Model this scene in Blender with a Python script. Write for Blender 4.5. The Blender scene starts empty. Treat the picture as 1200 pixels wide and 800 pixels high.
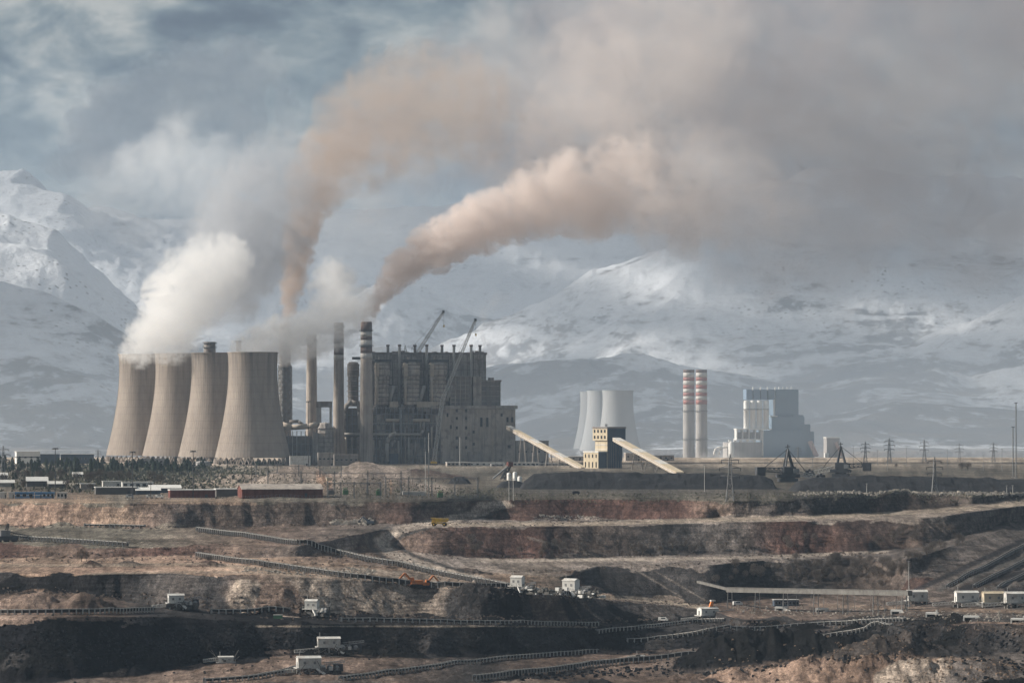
import bpy, math, random
import numpy as np
from mathutils import Vector

# ------------------------------------------------------------------ camera, world, sun, exposure
SC = bpy.context.scene
COL = SC.collection
F = 4444.0                       # focal length in pixels of a 1200 px wide frame
HOR = 490.0                      # image row of the eye-level horizon
H0 = 48.0                        # eye height above the plain
R = random.Random(7)

cam_d = bpy.data.cameras.new('camera')
cam = bpy.data.objects.new('camera', cam_d)
COL.objects.link(cam)
cam_d.sensor_width = 36.0
cam_d.lens = 36.0 * F / 1200.0
cam_d.clip_start = 5.0
cam_d.clip_end = 200000.0
cam.location = (0, 0, 0)
cam.rotation_euler = (math.radians(90) + math.atan(90.0 / F), 0, 0)
SC.camera = cam

SUN_EL = 29.0
SUN_AZ = 87.0                    # degrees to the left of the viewing direction (+Y)
sd = bpy.data.lights.new('sun', 'SUN')
sd.energy = 5.0
sd.color = (1.0, 0.92, 0.81)
sd.angle = math.radians(0.5)
sun = bpy.data.objects.new('sun', sd)
COL.objects.link(sun)
_el, _az = math.radians(SUN_EL), math.radians(SUN_AZ)
SUN_DIR = Vector((-math.sin(_az) * math.cos(_el), math.cos(_az) * math.cos(_el), math.sin(_el)))
sun.rotation_euler = SUN_DIR.to_track_quat('Z', 'Y').to_euler()
sun.location = (-3000, 3000, 3000)

SC.view_settings.view_transform = 'Standard'
SC.view_settings.look = 'None'
SC.view_settings.exposure = 0.50
SC.view_settings.gamma = 1.0
SC.view_settings.use_curve_mapping = False
cy = SC.cycles
cy.max_bounces = 6
cy.diffuse_bounces = 2
cy.glossy_bounces = 1
cy.transmission_bounces = 1
cy.volume_bounces = 5
cy.transparent_max_bounces = 96
cy.use_denoising = True
cy.use_adaptive_sampling = True
cy.adaptive_threshold = 0.03
cy.sample_clamp_indirect = 4.0
cy.volume_step_rate = 1.7
cy.volume_max_steps = 300
cy.caustics_reflective = False
cy.caustics_refractive = False


def lnk(nt, a, b):
    nt.links.new(a, b)


def nd(nt, typ, **kw):
    n = nt.nodes.new(typ)
    for k, v in kw.items():
        setattr(n, k, v)
    return n


def noise_node(nt, vec, scale, detail=4.0, rough=0.55, dist=0.0):
    n = nd(nt, 'ShaderNodeTexNoise')
    n.inputs['Scale'].default_value = scale
    n.inputs['Detail'].default_value = detail
    n.inputs['Roughness'].default_value = rough
    n.inputs['Distortion'].default_value = dist
    if vec is not None:
        lnk(nt, vec, n.inputs['Vector'])
    return n.outputs['Fac']


def ramp(nt, fac, stops):
    n = nd(nt, 'ShaderNodeValToRGB')
    el = n.color_ramp.elements
    while len(el) < len(stops):
        el.new(0.5)
    for e, (p, c) in zip(el, stops):
        e.position = p
        e.color = tuple(c) + (1.0,) if len(c) == 3 else c
    lnk(nt, fac, n.inputs[0])
    return n.outputs[0]


def mixc(nt, fac, a, b, mode='MIX'):
    n = nd(nt, 'ShaderNodeMix', data_type='RGBA', blend_type=mode)
    for s, v in ((n.inputs[0], fac), (n.inputs[6], a), (n.inputs[7], b)):
        if hasattr(v, 'links'):
            lnk(nt, v, s)
        elif isinstance(v, (int, float)):
            s.default_value = v
        else:
            s.default_value = tuple(v) + (1.0,) if len(v) == 3 else v
    return n.outputs[2]


def math_node(nt, op, a, b=None, clamp=False):
    n = nd(nt, 'ShaderNodeMath', operation=op)
    n.use_clamp = clamp
    for i, v in enumerate((a, b)):
        if v is None:
            continue
        if hasattr(v, 'links'):
            lnk(nt, v, n.inputs[i])
        else:
            n.inputs[i].default_value = v
    return n.outputs[0]


def scaled(nt, vec, s, loc=(0, 0, 0)):
    n = nd(nt, 'ShaderNodeMapping')
    n.inputs['Scale'].default_value = s
    n.inputs['Location'].default_value = loc
    lnk(nt, vec, n.inputs['Vector'])
    return n.outputs[0]


W = bpy.data.worlds.new('World')
SC.world = W
W.use_nodes = True
nt = W.node_tree
nt.nodes.clear()
wo = nd(nt, 'ShaderNodeOutputWorld')
sky = nd(nt, 'ShaderNodeTexSky', sky_type='NISHITA')
sky.sun_disc = False
sky.sun_elevation = math.radians(SUN_EL)
sky.sun_rotation = math.radians(-SUN_AZ)
sky.air_density = 1.0
sky.dust_density = 2.0
bg1 = nd(nt, 'ShaderNodeBackground')
bg1.inputs['Strength'].default_value = 0.055
lnk(nt, sky.outputs[0], bg1.inputs['Color'])
tc = nd(nt, 'ShaderNodeTexCoord')
gen = tc.outputs['Generated']
# the cloud deck: large and small noise over the whole sky
big = noise_node(nt, scaled(nt, gen, (9, 9, 22), (3.1, 1.7, 0.35)), 1.0, 5.0, 0.55, 0.35)
fine = noise_node(nt, scaled(nt, gen, (26, 26, 55), (0.4, 2.2, 5.0)), 1.0, 6.0, 0.6, 0.4)
fine2 = noise_node(nt, scaled(nt, gen, (62, 62, 110), (4.4, 1.2, 3.0)), 1.0, 7.0, 0.60, 0.35)
cl = math_node(nt, 'ADD', math_node(nt, 'MULTIPLY', big, 0.34), math_node(nt, 'ADD', math_node(nt, 'MULTIPLY', fine, 0.36), math_node(nt, 'MULTIPLY', fine2, 0.30)))
ccol = ramp(nt, cl, [(0.42, (0.06, 0.08, 0.125)), (0.462, (0.125, 0.16, 0.205)), (0.50, (0.235, 0.285, 0.315)), (0.535, (0.40, 0.44, 0.44)), (0.585, (0.74, 0.73, 0.67))])
bg2 = nd(nt, 'ShaderNodeBackground')
bg2.inputs['Strength'].default_value = 0.52
lnk(nt, ccol, bg2.inputs['Color'])
ms = nd(nt, 'ShaderNodeMixShader')
cover = math_node(nt, 'MULTIPLY', ramp(nt, noise_node(nt, scaled(nt, gen, (7, 7, 14), (8.0, 4.0, 1.0)), 1.0, 4.0, 0.55), [(0.30, (0.62,) * 3), (0.6, (1, 1, 1))]), 0.94)
lnk(nt, cover, ms.inputs[0])
lnk(nt, bg1.outputs[0], ms.inputs[1])
lnk(nt, bg2.outputs[0], ms.inputs[2])
lnk(nt, ms.outputs[0], wo.inputs['Surface'])


# ------------------------------------------------------------------ numpy noise
_rng = np.random.default_rng(11)
_P = _rng.permutation(4096).astype(np.int64)
_G = _rng.random(4096) * 2 - 1


def _h(i, j, k=0):
    return _G[_P[(_P[(_P[i & 4095] + j) & 4095] + k) & 4095]]


def vn2(x, y):
    i, j = np.floor(x).astype(np.int64), np.floor(y).astype(np.int64)
    fx, fy = x - i, y - j
    fx, fy = fx * fx * fx * (fx * (fx * 6 - 15) + 10), fy * fy * fy * (fy * (fy * 6 - 15) + 10)
    a, b, c, d = _h(i, j), _h(i + 1, j), _h(i, j + 1), _h(i + 1, j + 1)
    return (a * (1 - fx) + b * fx) * (1 - fy) + (c * (1 - fx) + d * fx) * fy


def fbm(x, y, o=5, g=0.5, l=2.03):
    x, y = np.asarray(x, float), np.asarray(y, float)
    s, a, t = 0.0, 1.0, 0.0
    for k in range(o):
        s = s + a * vn2(x + 17.3 * k, y - 9.1 * k)
        t += a
        a *= g
        x, y = x * l, y * l
    return s / t


def ridged(x, y, o=5, g=0.55, l=2.05):
    x, y = np.asarray(x, float), np.asarray(y, float)
    s, a, t = 0.0, 1.0, 0.0
    for k in range(o):
        s = s + a * (1 - 2 * np.abs(vn2(x + 31.7 * k, y + 5.3 * k)))
        t += a
        a *= g
        x, y = x * l, y * l
    return s / t


def vn3(x, y, z):
    i, j, k = (np.floor(v).astype(np.int64) for v in (x, y, z))
    fx, fy, fz = x - i, y - j, z - k
    fx, fy, fz = (f * f * (3 - 2 * f) for f in (fx, fy, fz))
    out = 0
    for dx in (0, 1):
        for dy in (0, 1):
            for dz in (0, 1):
                out = out + _h(i + dx, j + dy, k + dz) * (fx if dx else 1 - fx) * (fy if dy else 1 - fy) * (fz if dz else 1 - fz)
    return out


def fbm3(x, y, z, o=4, g=0.5):
    s, a, t = 0.0, 1.0, 0.0
    for k in range(o):
        s = s + a * vn3(x + 7.7 * k, y + 3.1 * k, z - 5.9 * k)
        t += a
        a *= g
        x, y, z = x * 2.02, y * 2.02, z * 2.02
    return s / t


def itp(u, pts, c=1):
    return np.interp(u, [p[0] for p in pts], [p[c] for p in pts])


def sstep(a, b, x):
    t = np.clip((x - a) / (b - a), 0, 1)
    return t * t * (3 - 2 * t)


# ------------------------------------------------------------------ object helpers
def link(o, parent=None):
    COL.objects.link(o)
    if parent is not None:
        o.parent = parent
    return o


def tag(o, label=None, cat=None, group=None, kind=None):
    for k, v in (('label', label), ('category', cat), ('group', group), ('kind', kind)):
        if v:
            o[k] = v
    return o


def thing(name, label, cat, loc=(0, 0, 0), rz=0.0, group=None):
    o = link(bpy.data.objects.new(name, None))
    o.location = loc
    o.rotation_euler = (0, 0, rz)
    o.empty_display_size = 5
    return tag(o, label, cat, group)


KIDS = {}


def dup(o, loc=None, rz=None, label=None, scale=None):
    """a copy of a thing with copies of its parts and sub-parts"""
    def cp(src, parent):
        c = src.copy()
        COL.objects.link(c)
        if parent is not None:
            c.parent = parent
        KIDS[c.name] = [cp(ch, c) for ch in KIDS.get(src.name, [])]
        return c
    c = cp(o, None)
    if loc is not None:
        c.location = loc
    if rz is not None:
        c.rotation_euler = (0, 0, rz)
    if scale is not None:
        c.scale = (scale,) * 3
    if label:
        c['label'] = label
    return c


class MB:
    """Collects boxes, tubes and sheets; build() links them as one mesh object."""

    def __init__(self):
        self.v, self.f = [], []

    def add(self, vs, fs):
        n = len(self.v)
        self.v += [tuple(v) for v in vs]
        self.f += [tuple(i + n for i in f) for f in fs]
        return self

    def box(self, x0, x1, y0, y1, z0, z1):
        vs = [(x, y, z) for z in (z0, z1) for x, y in ((x0, y0), (x1, y0), (x1, y1), (x0, y1))]
        return self.add(vs, [(3, 2, 1, 0), (4, 5, 6, 7), (0, 1, 5, 4), (1, 2, 6, 5), (2, 3, 7, 6), (3, 0, 4, 7)])

    def tube(self, a, b, r0, r1=None, n=8, cap=True):
        a, b = Vector(a), Vector(b)
        r1 = r0 if r1 is None else r1
        d = (b - a).normalized()
        p = d.orthogonal().normalized()
        q = d.cross(p)
        vs = []
        for c, r in ((a, r0), (b, r1)):
            for i in range(n):
                t = 2 * math.pi * i / n
                vs.append(c + (p * math.cos(t) + q * math.sin(t)) * r)
        fs = [(i, (i + 1) % n, n + (i + 1) % n, n + i) for i in range(n)]
        if cap:
            fs += [tuple(range(n - 1, -1, -1)), tuple(range(n, 2 * n))]
        return self.add(vs, fs)

    def beam(self, a, b, w, h=None):
        """square bar from a to b"""
        a, b = Vector(a), Vector(b)
        h = w if h is None else h
        d = (b - a).normalized()
        p = d.cross(Vector((0, 0, 1)))
        if p.length < 1e-3:
            p = Vector((1, 0, 0))
        p.normalize()
        q = p.cross(d)
        vs = [c + p * sx * w / 2 + q * sy * h / 2 for c in (a, b) for sx, sy in ((-1, -1), (1, -1), (1, 1), (-1, 1))]
        return self.add(vs, [(3, 2, 1, 0), (4, 5, 6, 7), (0, 1, 5, 4), (1, 2, 6, 5), (2, 3, 7, 6), (3, 0, 4, 7)])

    def lathe(self, prof, n=32, c=(0, 0), cap=True):
        vs = []
        for r, z in prof:
            for i in range(n):
                t = 2 * math.pi * i / n
                vs.append((c[0] + r * math.cos(t), c[1] + r * math.sin(t), z))
        fs = []
        for k in range(len(prof) - 1):
            for i in range(n):
                j = (i + 1) % n
                fs.append((k * n + i, k * n + j, (k + 1) * n + j, (k + 1) * n + i))
        if cap:
            m = (len(prof) - 1) * n
            fs += [tuple(range(n - 1, -1, -1)), tuple(m + i for i in range(n))]
        return self.add(vs, fs)

    def gable(self, x0, x1, y0, y1, z0, ze, zr):
        """house body with its ridge along x"""
        ym = (y0 + y1) / 2
        vs = [(x0, y0, z0), (x1, y0, z0), (x1, y1, z0), (x0, y1, z0), (x0, y0, ze), (x1, y0, ze), (x1, y1, ze), (x0, y1, ze), (x0, ym, zr), (x1, ym, zr)]
        return self.add(vs, [(3, 2, 1, 0), (0, 1, 5, 4), (2, 3, 7, 6), (4, 5, 9, 8), (6, 7, 8, 9), (1, 2, 6, 9, 5), (3, 0, 4, 8, 7)])

    def lattice(self, a, b, w0, w1, n, t):
        """square lattice mast or boom from a to b"""
        a, b = Vector(a), Vector(b)
        d = (b - a).normalized()
        p = d.cross(Vector((0, 1, 0.05))).normalized()
        q = p.cross(d)
        ring = []
        for k in range(n + 1):
            f = k / n
            c = a.lerp(b, f)
            w = (w0 + (w1 - w0) * f) / 2
            ring.append([c + p * w * sx + q * w * sy for sx, sy in ((-1, -1), (1, -1), (1, 1), (-1, 1))])
        for i in range(4):
            self.beam(ring[0][i], ring[-1][i], t)
        for k in range(n):
            for i in range(4):
                j = (i + 1) % 4
                self.beam(ring[k][i], ring[k + 1][j] if k % 2 else ring[k + 1][j], t * 0.7)
                self.beam(ring[k + 1][i], ring[k + 1][j], t * 0.6)
        return self

    def build(self, name, mat, parent=None, smooth=False):
        me = bpy.data.meshes.new(name)
        me.from_pydata(self.v, [], self.f)
        me.materials.append(mat)
        if smooth:
            me.polygons.foreach_set('use_smooth', [True] * len(me.polygons))
        me.update()
        o = bpy.data.objects.new(name, me)
        link(o, parent)
        if parent is not None:
            KIDS.setdefault(parent.name, []).append(o)
        return o


def grid_mesh(name, X, Y, Z, mat, attrs=(), smooth=True):
    nr, nc = X.shape
    co = np.stack([X, Y, Z], axis=-1).reshape(-1, 3).astype(np.float32)
    idx = np.arange(nr * nc).reshape(nr, nc)
    q = np.stack([idx[:-1, :-1], idx[1:, :-1], idx[1:, 1:], idx[:-1, 1:]], axis=-1).reshape(-1, 4)
    me = bpy.data.meshes.new(name)
    me.vertices.add(len(co))
    me.vertices.foreach_set('co', co.ravel())
    me.loops.add(q.size)
    me.loops.foreach_set('vertex_index', q.ravel().astype(np.int32))
    me.polygons.add(len(q))
    me.polygons.foreach_set('loop_start', (np.arange(len(q)) * 4).astype(np.int32))
    me.polygons.foreach_set('use_smooth', np.full(len(q), smooth))
    me.update(calc_edges=True)
    for an, arr in attrs:
        if arr.ndim == 3:
            a = me.attributes.new(an, 'FLOAT_COLOR', 'POINT')
            rgba = np.concatenate([arr, np.ones(arr.shape[:2] + (1,))], axis=-1)
            a.data.foreach_set('color', rgba.ravel().astype(np.float32))
        else:
            a = me.attributes.new(an, 'FLOAT', 'POINT')
            a.data.foreach_set('value', arr.ravel().astype(np.float32))
    me.materials.append(mat)
    o = bpy.data.objects.new(name, me)
    return link(o)


# ------------------------------------------------------------------ materials
def mat_new(name):
    m = bpy.data.materials.new(name)
    m.use_nodes = True
    nt = m.node_tree
    return m, nt, nt.nodes['Principled BSDF']


def mat(name, col, rough=0.75, var=0.25, scale=0.15, streak=0.0, bump=0.0, metal=0.0, dirt=None):
    """painted or raw surface: base colour with blotches, vertical rain streaks and dirt patches"""
    m, nt, b = mat_new(name)
    t = nd(nt, 'ShaderNodeTexCoord').outputs['Object']
    n1 = noise_node(nt, t, scale, 6.0, 0.6)
    c = mixc(nt, ramp(nt, n1, [(0.3, (0, 0, 0)), (0.7, (1, 1, 1))]), [x * (1 - var) for x in col], [min(1, x * (1 + var)) for x in col])
    if streak:
        n2 = noise_node(nt, scaled(nt, t, (0.45, 0.45, 0.025)), 1.0, 5.0, 0.65)
        c = mixc(nt, math_node(nt, 'MULTIPLY', ramp(nt, n2, [(0.48, (0, 0, 0)), (0.68, (1, 1, 1))]), streak), c, [x * 0.35 for x in col])
    if dirt:
        n3 = noise_node(nt, t, scale * 2.7, 5.0, 0.6)
        c = mixc(nt, math_node(nt, 'MULTIPLY', ramp(nt, n3, [(0.5, (0, 0, 0)), (0.66, (1, 1, 1))]), 0.7), c, dirt)
    lnk(nt, c, b.inputs['Base Color'])
    b.inputs['Roughness'].default_value = rough
    b.inputs['Specular IOR Level'].default_value = .25 if rough < .8 else .08
    b.inputs['Metallic'].default_value = metal
    if bump:
        bp = nd(nt, 'ShaderNodeBump')
        bp.inputs['Strength'].default_value = bump
        bp.inputs['Distance'].default_value = 0.5
        lnk(nt, noise_node(nt, t, scale * 6, 5.0, 0.6), bp.inputs['Height'])
        lnk(nt, bp.outputs[0], b.inputs['Normal'])
    return m
# ------------------------------------------------------------------ the open pit, the plain and the ground to the horizon
# crest and toe lines of the benches: (column, image row) pairs; s = fall of the ground in front of the line before it
UG = np.arange(-860, 2061, 2.0)          # azimuth columns (fan around the camera)


def plain_h(D):
    return 48.0 + sstep(4400, 6300, D) * 15.0


LINES = [
    ('rim', None, [(-860, 580), (-260, 584), (0, 587), (150, 589.5), (280, 588.5), (400, 587.5), (480, 588), (560, 585.5), (620, 584), (720, 584), (800, 585.5), (860, 587), (900, 587), (1000, 584.5), (1100, 579), (1140, 583), (1200, 577)]),
    ('toe1', [(0, .55)], [(0, 615), (100, 615), (200, 618), (300, 616), (400, 614), (480, 613), (560, 606), (620, 610), (720, 609), (800, 607), (860, 605), (900, 605), (1000, 602), (1100, 596), (1140, 590), (1200, 582)]),
    ('crest2', [(0, .016)], [(0, 636), (100, 640), (200, 640), (350, 640), (450, 620), (520, 617), (640, 617), (750, 615), (900, 611), (1000, 609), (1080, 607), (1140, 600), (1200, 592)]),
    ('toe2', [(0, .22), (350, .2), (470, .15), (530, .5), (1000, .5), (1200, .38)], [(0, 652), (100, 654), (200, 650), (350, 652), (450, 640), (520, 650), (640, 655), (750, 650), (900, 648), (1000, 648), (1080, 640), (1140, 625), (1200, 606)]),
    ('crest3', [(0, .016)], [(0, 660), (200, 660), (350, 660), (500, 664), (600, 672), (660, 676), (690, 668), (706, 663), (750, 662), (830, 661), (900, 655), (1000, 652), (1060, 655), (1100, 645), (1140, 632), (1200, 612)]),
    ('toe3', [(0, .05), (640, .1), (690, .5), (960, .5), (1200, .3)], [(0, 662), (200, 662), (350, 662), (500, 666), (600, 674), (660, 678), (690, 690), (706, 698), (750, 703), (830, 708), (900, 700), (1000, 695), (1060, 691), (1100, 690), (1140, 690), (1200, 688)]),
    ('crest4', [(0, .016)], [(0, 670), (100, 672), (200, 671), (300, 673), (360, 676), (500, 684), (540, 690), (600, 697), (672, 699), (706, 702), (750, 706), (830, 713), (870, 727), (900, 727), (1000, 724), (1100, 724), (1200, 726)]),
    ('toe4', [(0, .6), (100, .55), (300, .5), (800, .5), (870, .3), (1200, .3)], [(0, 693), (60, 693), (130, 698), (200, 715), (260, 720), (350, 722), (500, 724), (640, 730), (760, 730), (830, 727), (870, 733), (900, 736), (1000, 736), (1100, 729), (1150, 727), (1200, 728)]),
    ('crest5', [(0, .012)], [(0, 722), (200, 722), (350, 731), (500, 732), (640, 733), (760, 735), (830, 742), (900, 739), (1000, 738), (1060, 738), (1100, 732), (1150, 729), (1200, 730)]),
    ('toe5', [(0, .6)], [(0, 798), (100, 796), (180, 785), (230, 776), (300, 768), (400, 766), (560, 768), (650, 764), (720, 757), (800, 758), (850, 755), (900, 752), (1000, 746), (1060, 748), (1100, 756), (1150, 764), (1200, 764)]),
    ('floor', [(0, .02)], [(0, 812), (150, 808), (250, 803), (350, 800), (500, 800), (640, 800), (760, 800), (830, 800), (1000, 800), (1200, 800)]),
    ('low', [(0, .03)], [(0, 860), (1200, 860)]),
]
NL = len(LINES)
DK = np.zeros((NL, len(UG)))
HK = np.zeros((NL, len(UG)))
_wig = fbm(UG / 23.0, UG * 0 + 3.3, 4)
for k, (nm, s, pts) in enumerate(LINES):
    wy = itp(UG, pts)
    wy = np.convolve(np.pad(wy, 6, mode='edge'), np.hanning(15)[1:-1] / np.hanning(15).sum(), mode='valid')
    wy = wy + (0.45 if k % 2 == 0 else 0.9) * fbm(UG / 48.0, UG * 0 + 9.7 * k, 4) + (0.7 if k < 4 else 1.8) * fbm(UG / 130.0, UG * 0 + 4.1 * k + 60, 2)
    T = (wy - HOR) / F
    if k == 0:
        HK[0] = H0
        DK[0] = H0 / T
    else:
        sl = itp(UG, s)
        D = (HK[k - 1] + sl * DK[k - 1]) / (T + sl)
        hh = HK[k - 1] + sl * (DK[k - 1] - D)
        if nm == 'toe3':                                     # the hillside on the right runs out gently
            g_ = sstep(985, 1050, UG)
            hh = hh * (1 - g_) + np.interp(UG, [1000, 1060, 1100, 1200, 1460], [92, 88, 86.4, 82.9, 78]) * g_
        gw = np.exp(-.5 * (np.arange(-60, 61) / 24.0) ** 2)
        hh = np.convolve(np.pad(hh, 60, mode='edge'), gw / gw.sum(), mode='valid')     # benches stay level
        D = np.minimum(hh / T, DK[k - 1] - 3.0)
        DK[k] = D
        HK[k] = T * D
# close to the camera: the floor, then the near rim of the pit under the camera (never above the lowest line of sight)
FAR = [25000.0, 22000.0, 18000.0, 12000.0, 9000.0, 7500.0, 6700.0, 6200.0, 5600.0, 5000.0, 4500.0, 4200.0, 3900.0, 3600.0, 3300.0, 3000.0, 2800.0, 2600.0]
NEAR = [(1150.0, None), (900.0, 118.0), (650.0, 92.0), (420.0, 62.0), (220.0, 30.0), (80.0, 12.0), (15.0, 3.0), (-60.0, 2.5), (-600.0, 3.0)]

# dirt colours: per strip between two lines, (column, colour)
ORANGE, TAN, SAND = (.40, .285, .21), (.35, .26, .19), (.38, .315, .25)
RED, DKRED, BROWN, DKBROWN = (.165, .10, .08), (.135, .092, .076), (.24, .18, .14), (.15, .12, .10)
GREY, DKGREY, COAL, ROAD, OLIVE, LIGHT = (.19, .165, .145), (.085, .08, .077), (.020, .020, .023), (.36, .31, .265), (.21, .19, .15), (.31, .26, .21)
STRIP = [
    [(0, ORANGE), (60, ORANGE), (130, TAN), (170, BROWN), (200, DKBROWN), (400, DKBROWN), (480, DKRED), (540, GREY), (580, DKRED), (640, RED), (800, RED), (850, BROWN), (890, GREY), (960, DKBROWN), (1060, DKRED), (1110, DKBROWN), (1140, GREY), (1200, GREY)],
    [(0, OLIVE), (150, OLIVE), (300, BROWN), (440, GREY), (520, ROAD), (700, ROAD), (1200, LIGHT)],
    [(0, RED), (80, BROWN), (180, RED), (270, BROWN), (380, GREY), (470, BROWN), (530, DKRED), (620, RED), (680, DKBROWN), (800, DKGREY), (880, GREY), (920, RED), (1000, DKRED), (1080, DKBROWN), (1150, GREY), (1200, GREY)],
    [(0, TAN), (110, TAN), (230, ORANGE), (330, TAN), (420, BROWN), (540, ROAD), (640, LIGHT), (680, ROAD), (1000, GREY), (1200, GREY)],
    [(0, TAN), (300, TAN), (560, TAN), (660, LIGHT), (690, DKGREY), (760, DKGREY), (900, DKGREY), (1030, DKBROWN), (1070, GREY), (1200, GREY)],
    [(0, TAN), (120, ORANGE), (300, TAN), (480, SAND), (600, TAN), (680, LIGHT), (800, LIGHT), (850, BROWN), (1200, GREY)],
    [(0, DKGREY), (60, COAL), (170, DKGREY), (215, GREY), (262, DKGREY), (300, BROWN), (340, SAND), (500, SAND), (560, GREY), (640, BROWN), (760, GREY), (850, DKGREY), (1200, DKGREY)],
    [(0, BROWN), (120, BROWN), (170, DKGREY), (300, COAL), (600, DKGREY), (900, DKGREY), (1200, BROWN)],
    [(0, COAL), (200, COAL), (350, (.045, .043, .043)), (500, (.055, .052, .050)), (700, (.06, .056, .055)), (850, COAL), (1050, DKGREY), (1100, (.07, .062, .06)), (1200, (.10, .085, .075))],
    [(0, DKGREY), (200, BROWN), (260, BROWN), (420, BROWN), (560, DKGREY), (640, BROWN), (760, BROWN), (830, GREY), (960, ORANGE), (1040, ORANGE), (1100, TAN), (1150, GREY), (1200, GREY)],
    [(0, DKGREY), (400, GREY), (800, TAN), (1100, GREY), (1200, DKGREY)],
]
AMP = [1.3, .5, 1.3, .5, .8, .4, .9, .4, 1.2, .9, .9]          # roughness of each strip, m

rowsD, rowsH, rowsP = [], [], []
for Dv in FAR:
    rowsD.append(np.full(len(UG), Dv))
    rowsH.append(plain_h(np.full(len(UG), Dv)))
    rowsP.append(-1.0)
for k in range(NL):
    if k:
        px = np.max((DK[k - 1] * 0 + HK[k]) / DK[k] - HK[k - 1] / DK[k - 1]) * F
        n = int(max(3, min(70, px / 1.0)))
        for i in range(1, n):
            t = i / n
            rowsD.append(DK[k - 1] + (DK[k] - DK[k - 1]) * t)
            rowsH.append(HK[k - 1] + (HK[k] - HK[k - 1]) * t)
            rowsP.append(k - 1 + t)
    rowsD.append(DK[k].copy())
    rowsH.append(HK[k].copy())
    rowsP.append(k - 1e-4)
for Dv, hv in NEAR:
    rowsD.append(np.full(len(UG), Dv))
    rowsH.append(HK[-1] + 1.5 if hv is None else np.full(len(UG), hv))
    rowsP.append(NL - 1.0)
TD, TH = np.array(rowsD), np.array(rowsH)
TP = np.array(rowsP)[:, None] + TD * 0
UU = np.broadcast_to(UG[None, :], TD.shape)
TX = (UU - 600) / F * np.abs(TD)


def bump_at(X, D, P):
    """ground relief on top of the benches"""
    k = np.clip(np.floor(P + 0.001).astype(int), 0, len(AMP) - 1)
    amp = np.where(P < 0, .35, np.array(AMP)[k])
    amp = np.where(P >= NL - 1, 0.3, amp)
    e = np.clip(np.minimum(P - np.floor(P), np.ceil(P) - P) * 4, .25, 1)
    z = amp * e * (1.2 * fbm(X / 20, D / 26, 5) + .55 * ridged((X + .6 * D) / 7.0, D / 30, 3) - .3)
    return z


# mounds and heaps: (column, row of the foot, half width px, half depth m, height m, roughness, colour)
LIGHT2, PEACH = (.33, .275, .225), (.50, .34, .235)
HEAPS = [
    (30, 715, 48, 26, 7.2, .15, BROWN), (95, 716, 44, 26, 7.6, .15, BROWN), (-30, 715, 40, 24, 7.0, .15, BROWN), (318, 721, 34, 16, 3.0, .2, BROWN),
    (554, 724, 34, 14, 4.5, 1.2, DKGREY), (288, 716, 26, 16, 3.5, .2, SAND),
    (900, 778, 110, 30, 9.5, 1.9, COAL), (930, 772, 60, 24, 8.5, 1.7, COAL), (862, 774, 60, 24, 8.0, 1.5, COAL), (975, 770, 70, 26, 7.0, 1.6, COAL), (1040, 768, 80, 28, 6.0, 1.5, (.13, .11, .095)), (820, 782, 60, 20, 3.5, 1.2, DKBROWN),
    (1125, 768, 60, 22, 3.0, .9, DKGREY), (870, 806, 90, 30, 5.0, .9, ORANGE), (950, 803, 80, 36, 7.5, 1.2, ORANGE), (1020, 800, 70, 34, 7.0, 1.3, ORANGE), (1085, 800, 60, 30, 6.5, 1.2, SAND), (985, 786, 40, 16, 3.0, 1.5, DKGREY), (915, 793, 34, 14, 2.6, 1.3, DKBROWN),
    (1150, 800, 60, 30, 6.0, .5, GREY), (800, 806, 60, 26, 4.0, .4, BROWN), (1060, 783, 26, 14, 3.5, .8, ORANGE), (1190, 815, 90, 20, 6.0, .8, COAL), (700, 812, 60, 20, 3.5, .7, DKGREY), (820, 817, 60, 20, 5.0, .8, DKBROWN),
    (1040, 588, 80, 34, 3.2, .4, DKBROWN), (960, 592, 70, 34, 2.0, .4, DKGREY),
    (400, 577, 120, 200, 8.0, .15, LIGHT2), (330, 574, 80, 240, 14.5, .06, LIGHT2), (430, 566, 80, 160, 16.0, .08, LIGHT2), (262, 566, 40, 150, 5.5, .1, SAND),
    (497, 563, 54, 60, 10.5, .18, DKRED), (415, 572, 30, 36, 9.5, .9, PEACH), (380, 573, 30, 34, 6.5, .9, PEACH), (448, 573, 24, 30, 5.5, .9, PEACH),
    (536, 576, 16, 24, 4.2, .2, COAL),
    (480, 584, 60, 40, 2.0, .3, OLIVE), (545, 583, 40, 40, 2.2, .3, OLIVE),
]


_hr = random.Random(91)
for k_ in range(90):                         # slumps and spoil along the toes of the faces
    li_ = _hr.choice([5, 7, 7, 9, 9, 9])
    u_ = _hr.uniform(-40, 1240)
    y_ = float(itp(u_, LINES[li_][2])) + _hr.uniform(0, 2.5)
    c_ = _hr.choice([DKBROWN, BROWN, GREY, DKGREY, DKRED] if li_ < 7 else [DKGREY, COAL, COAL, COAL])
    HEAPS.append((u_, y_, _hr.uniform(10, 34), _hr.uniform(5, 12), _hr.uniform(.8, 2.4), _hr.uniform(.3, 1.0), c_))


def col_index(u):
    return np.clip((u - UG[0]) / 2.0, 0, len(UG) - 1.001)


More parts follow.
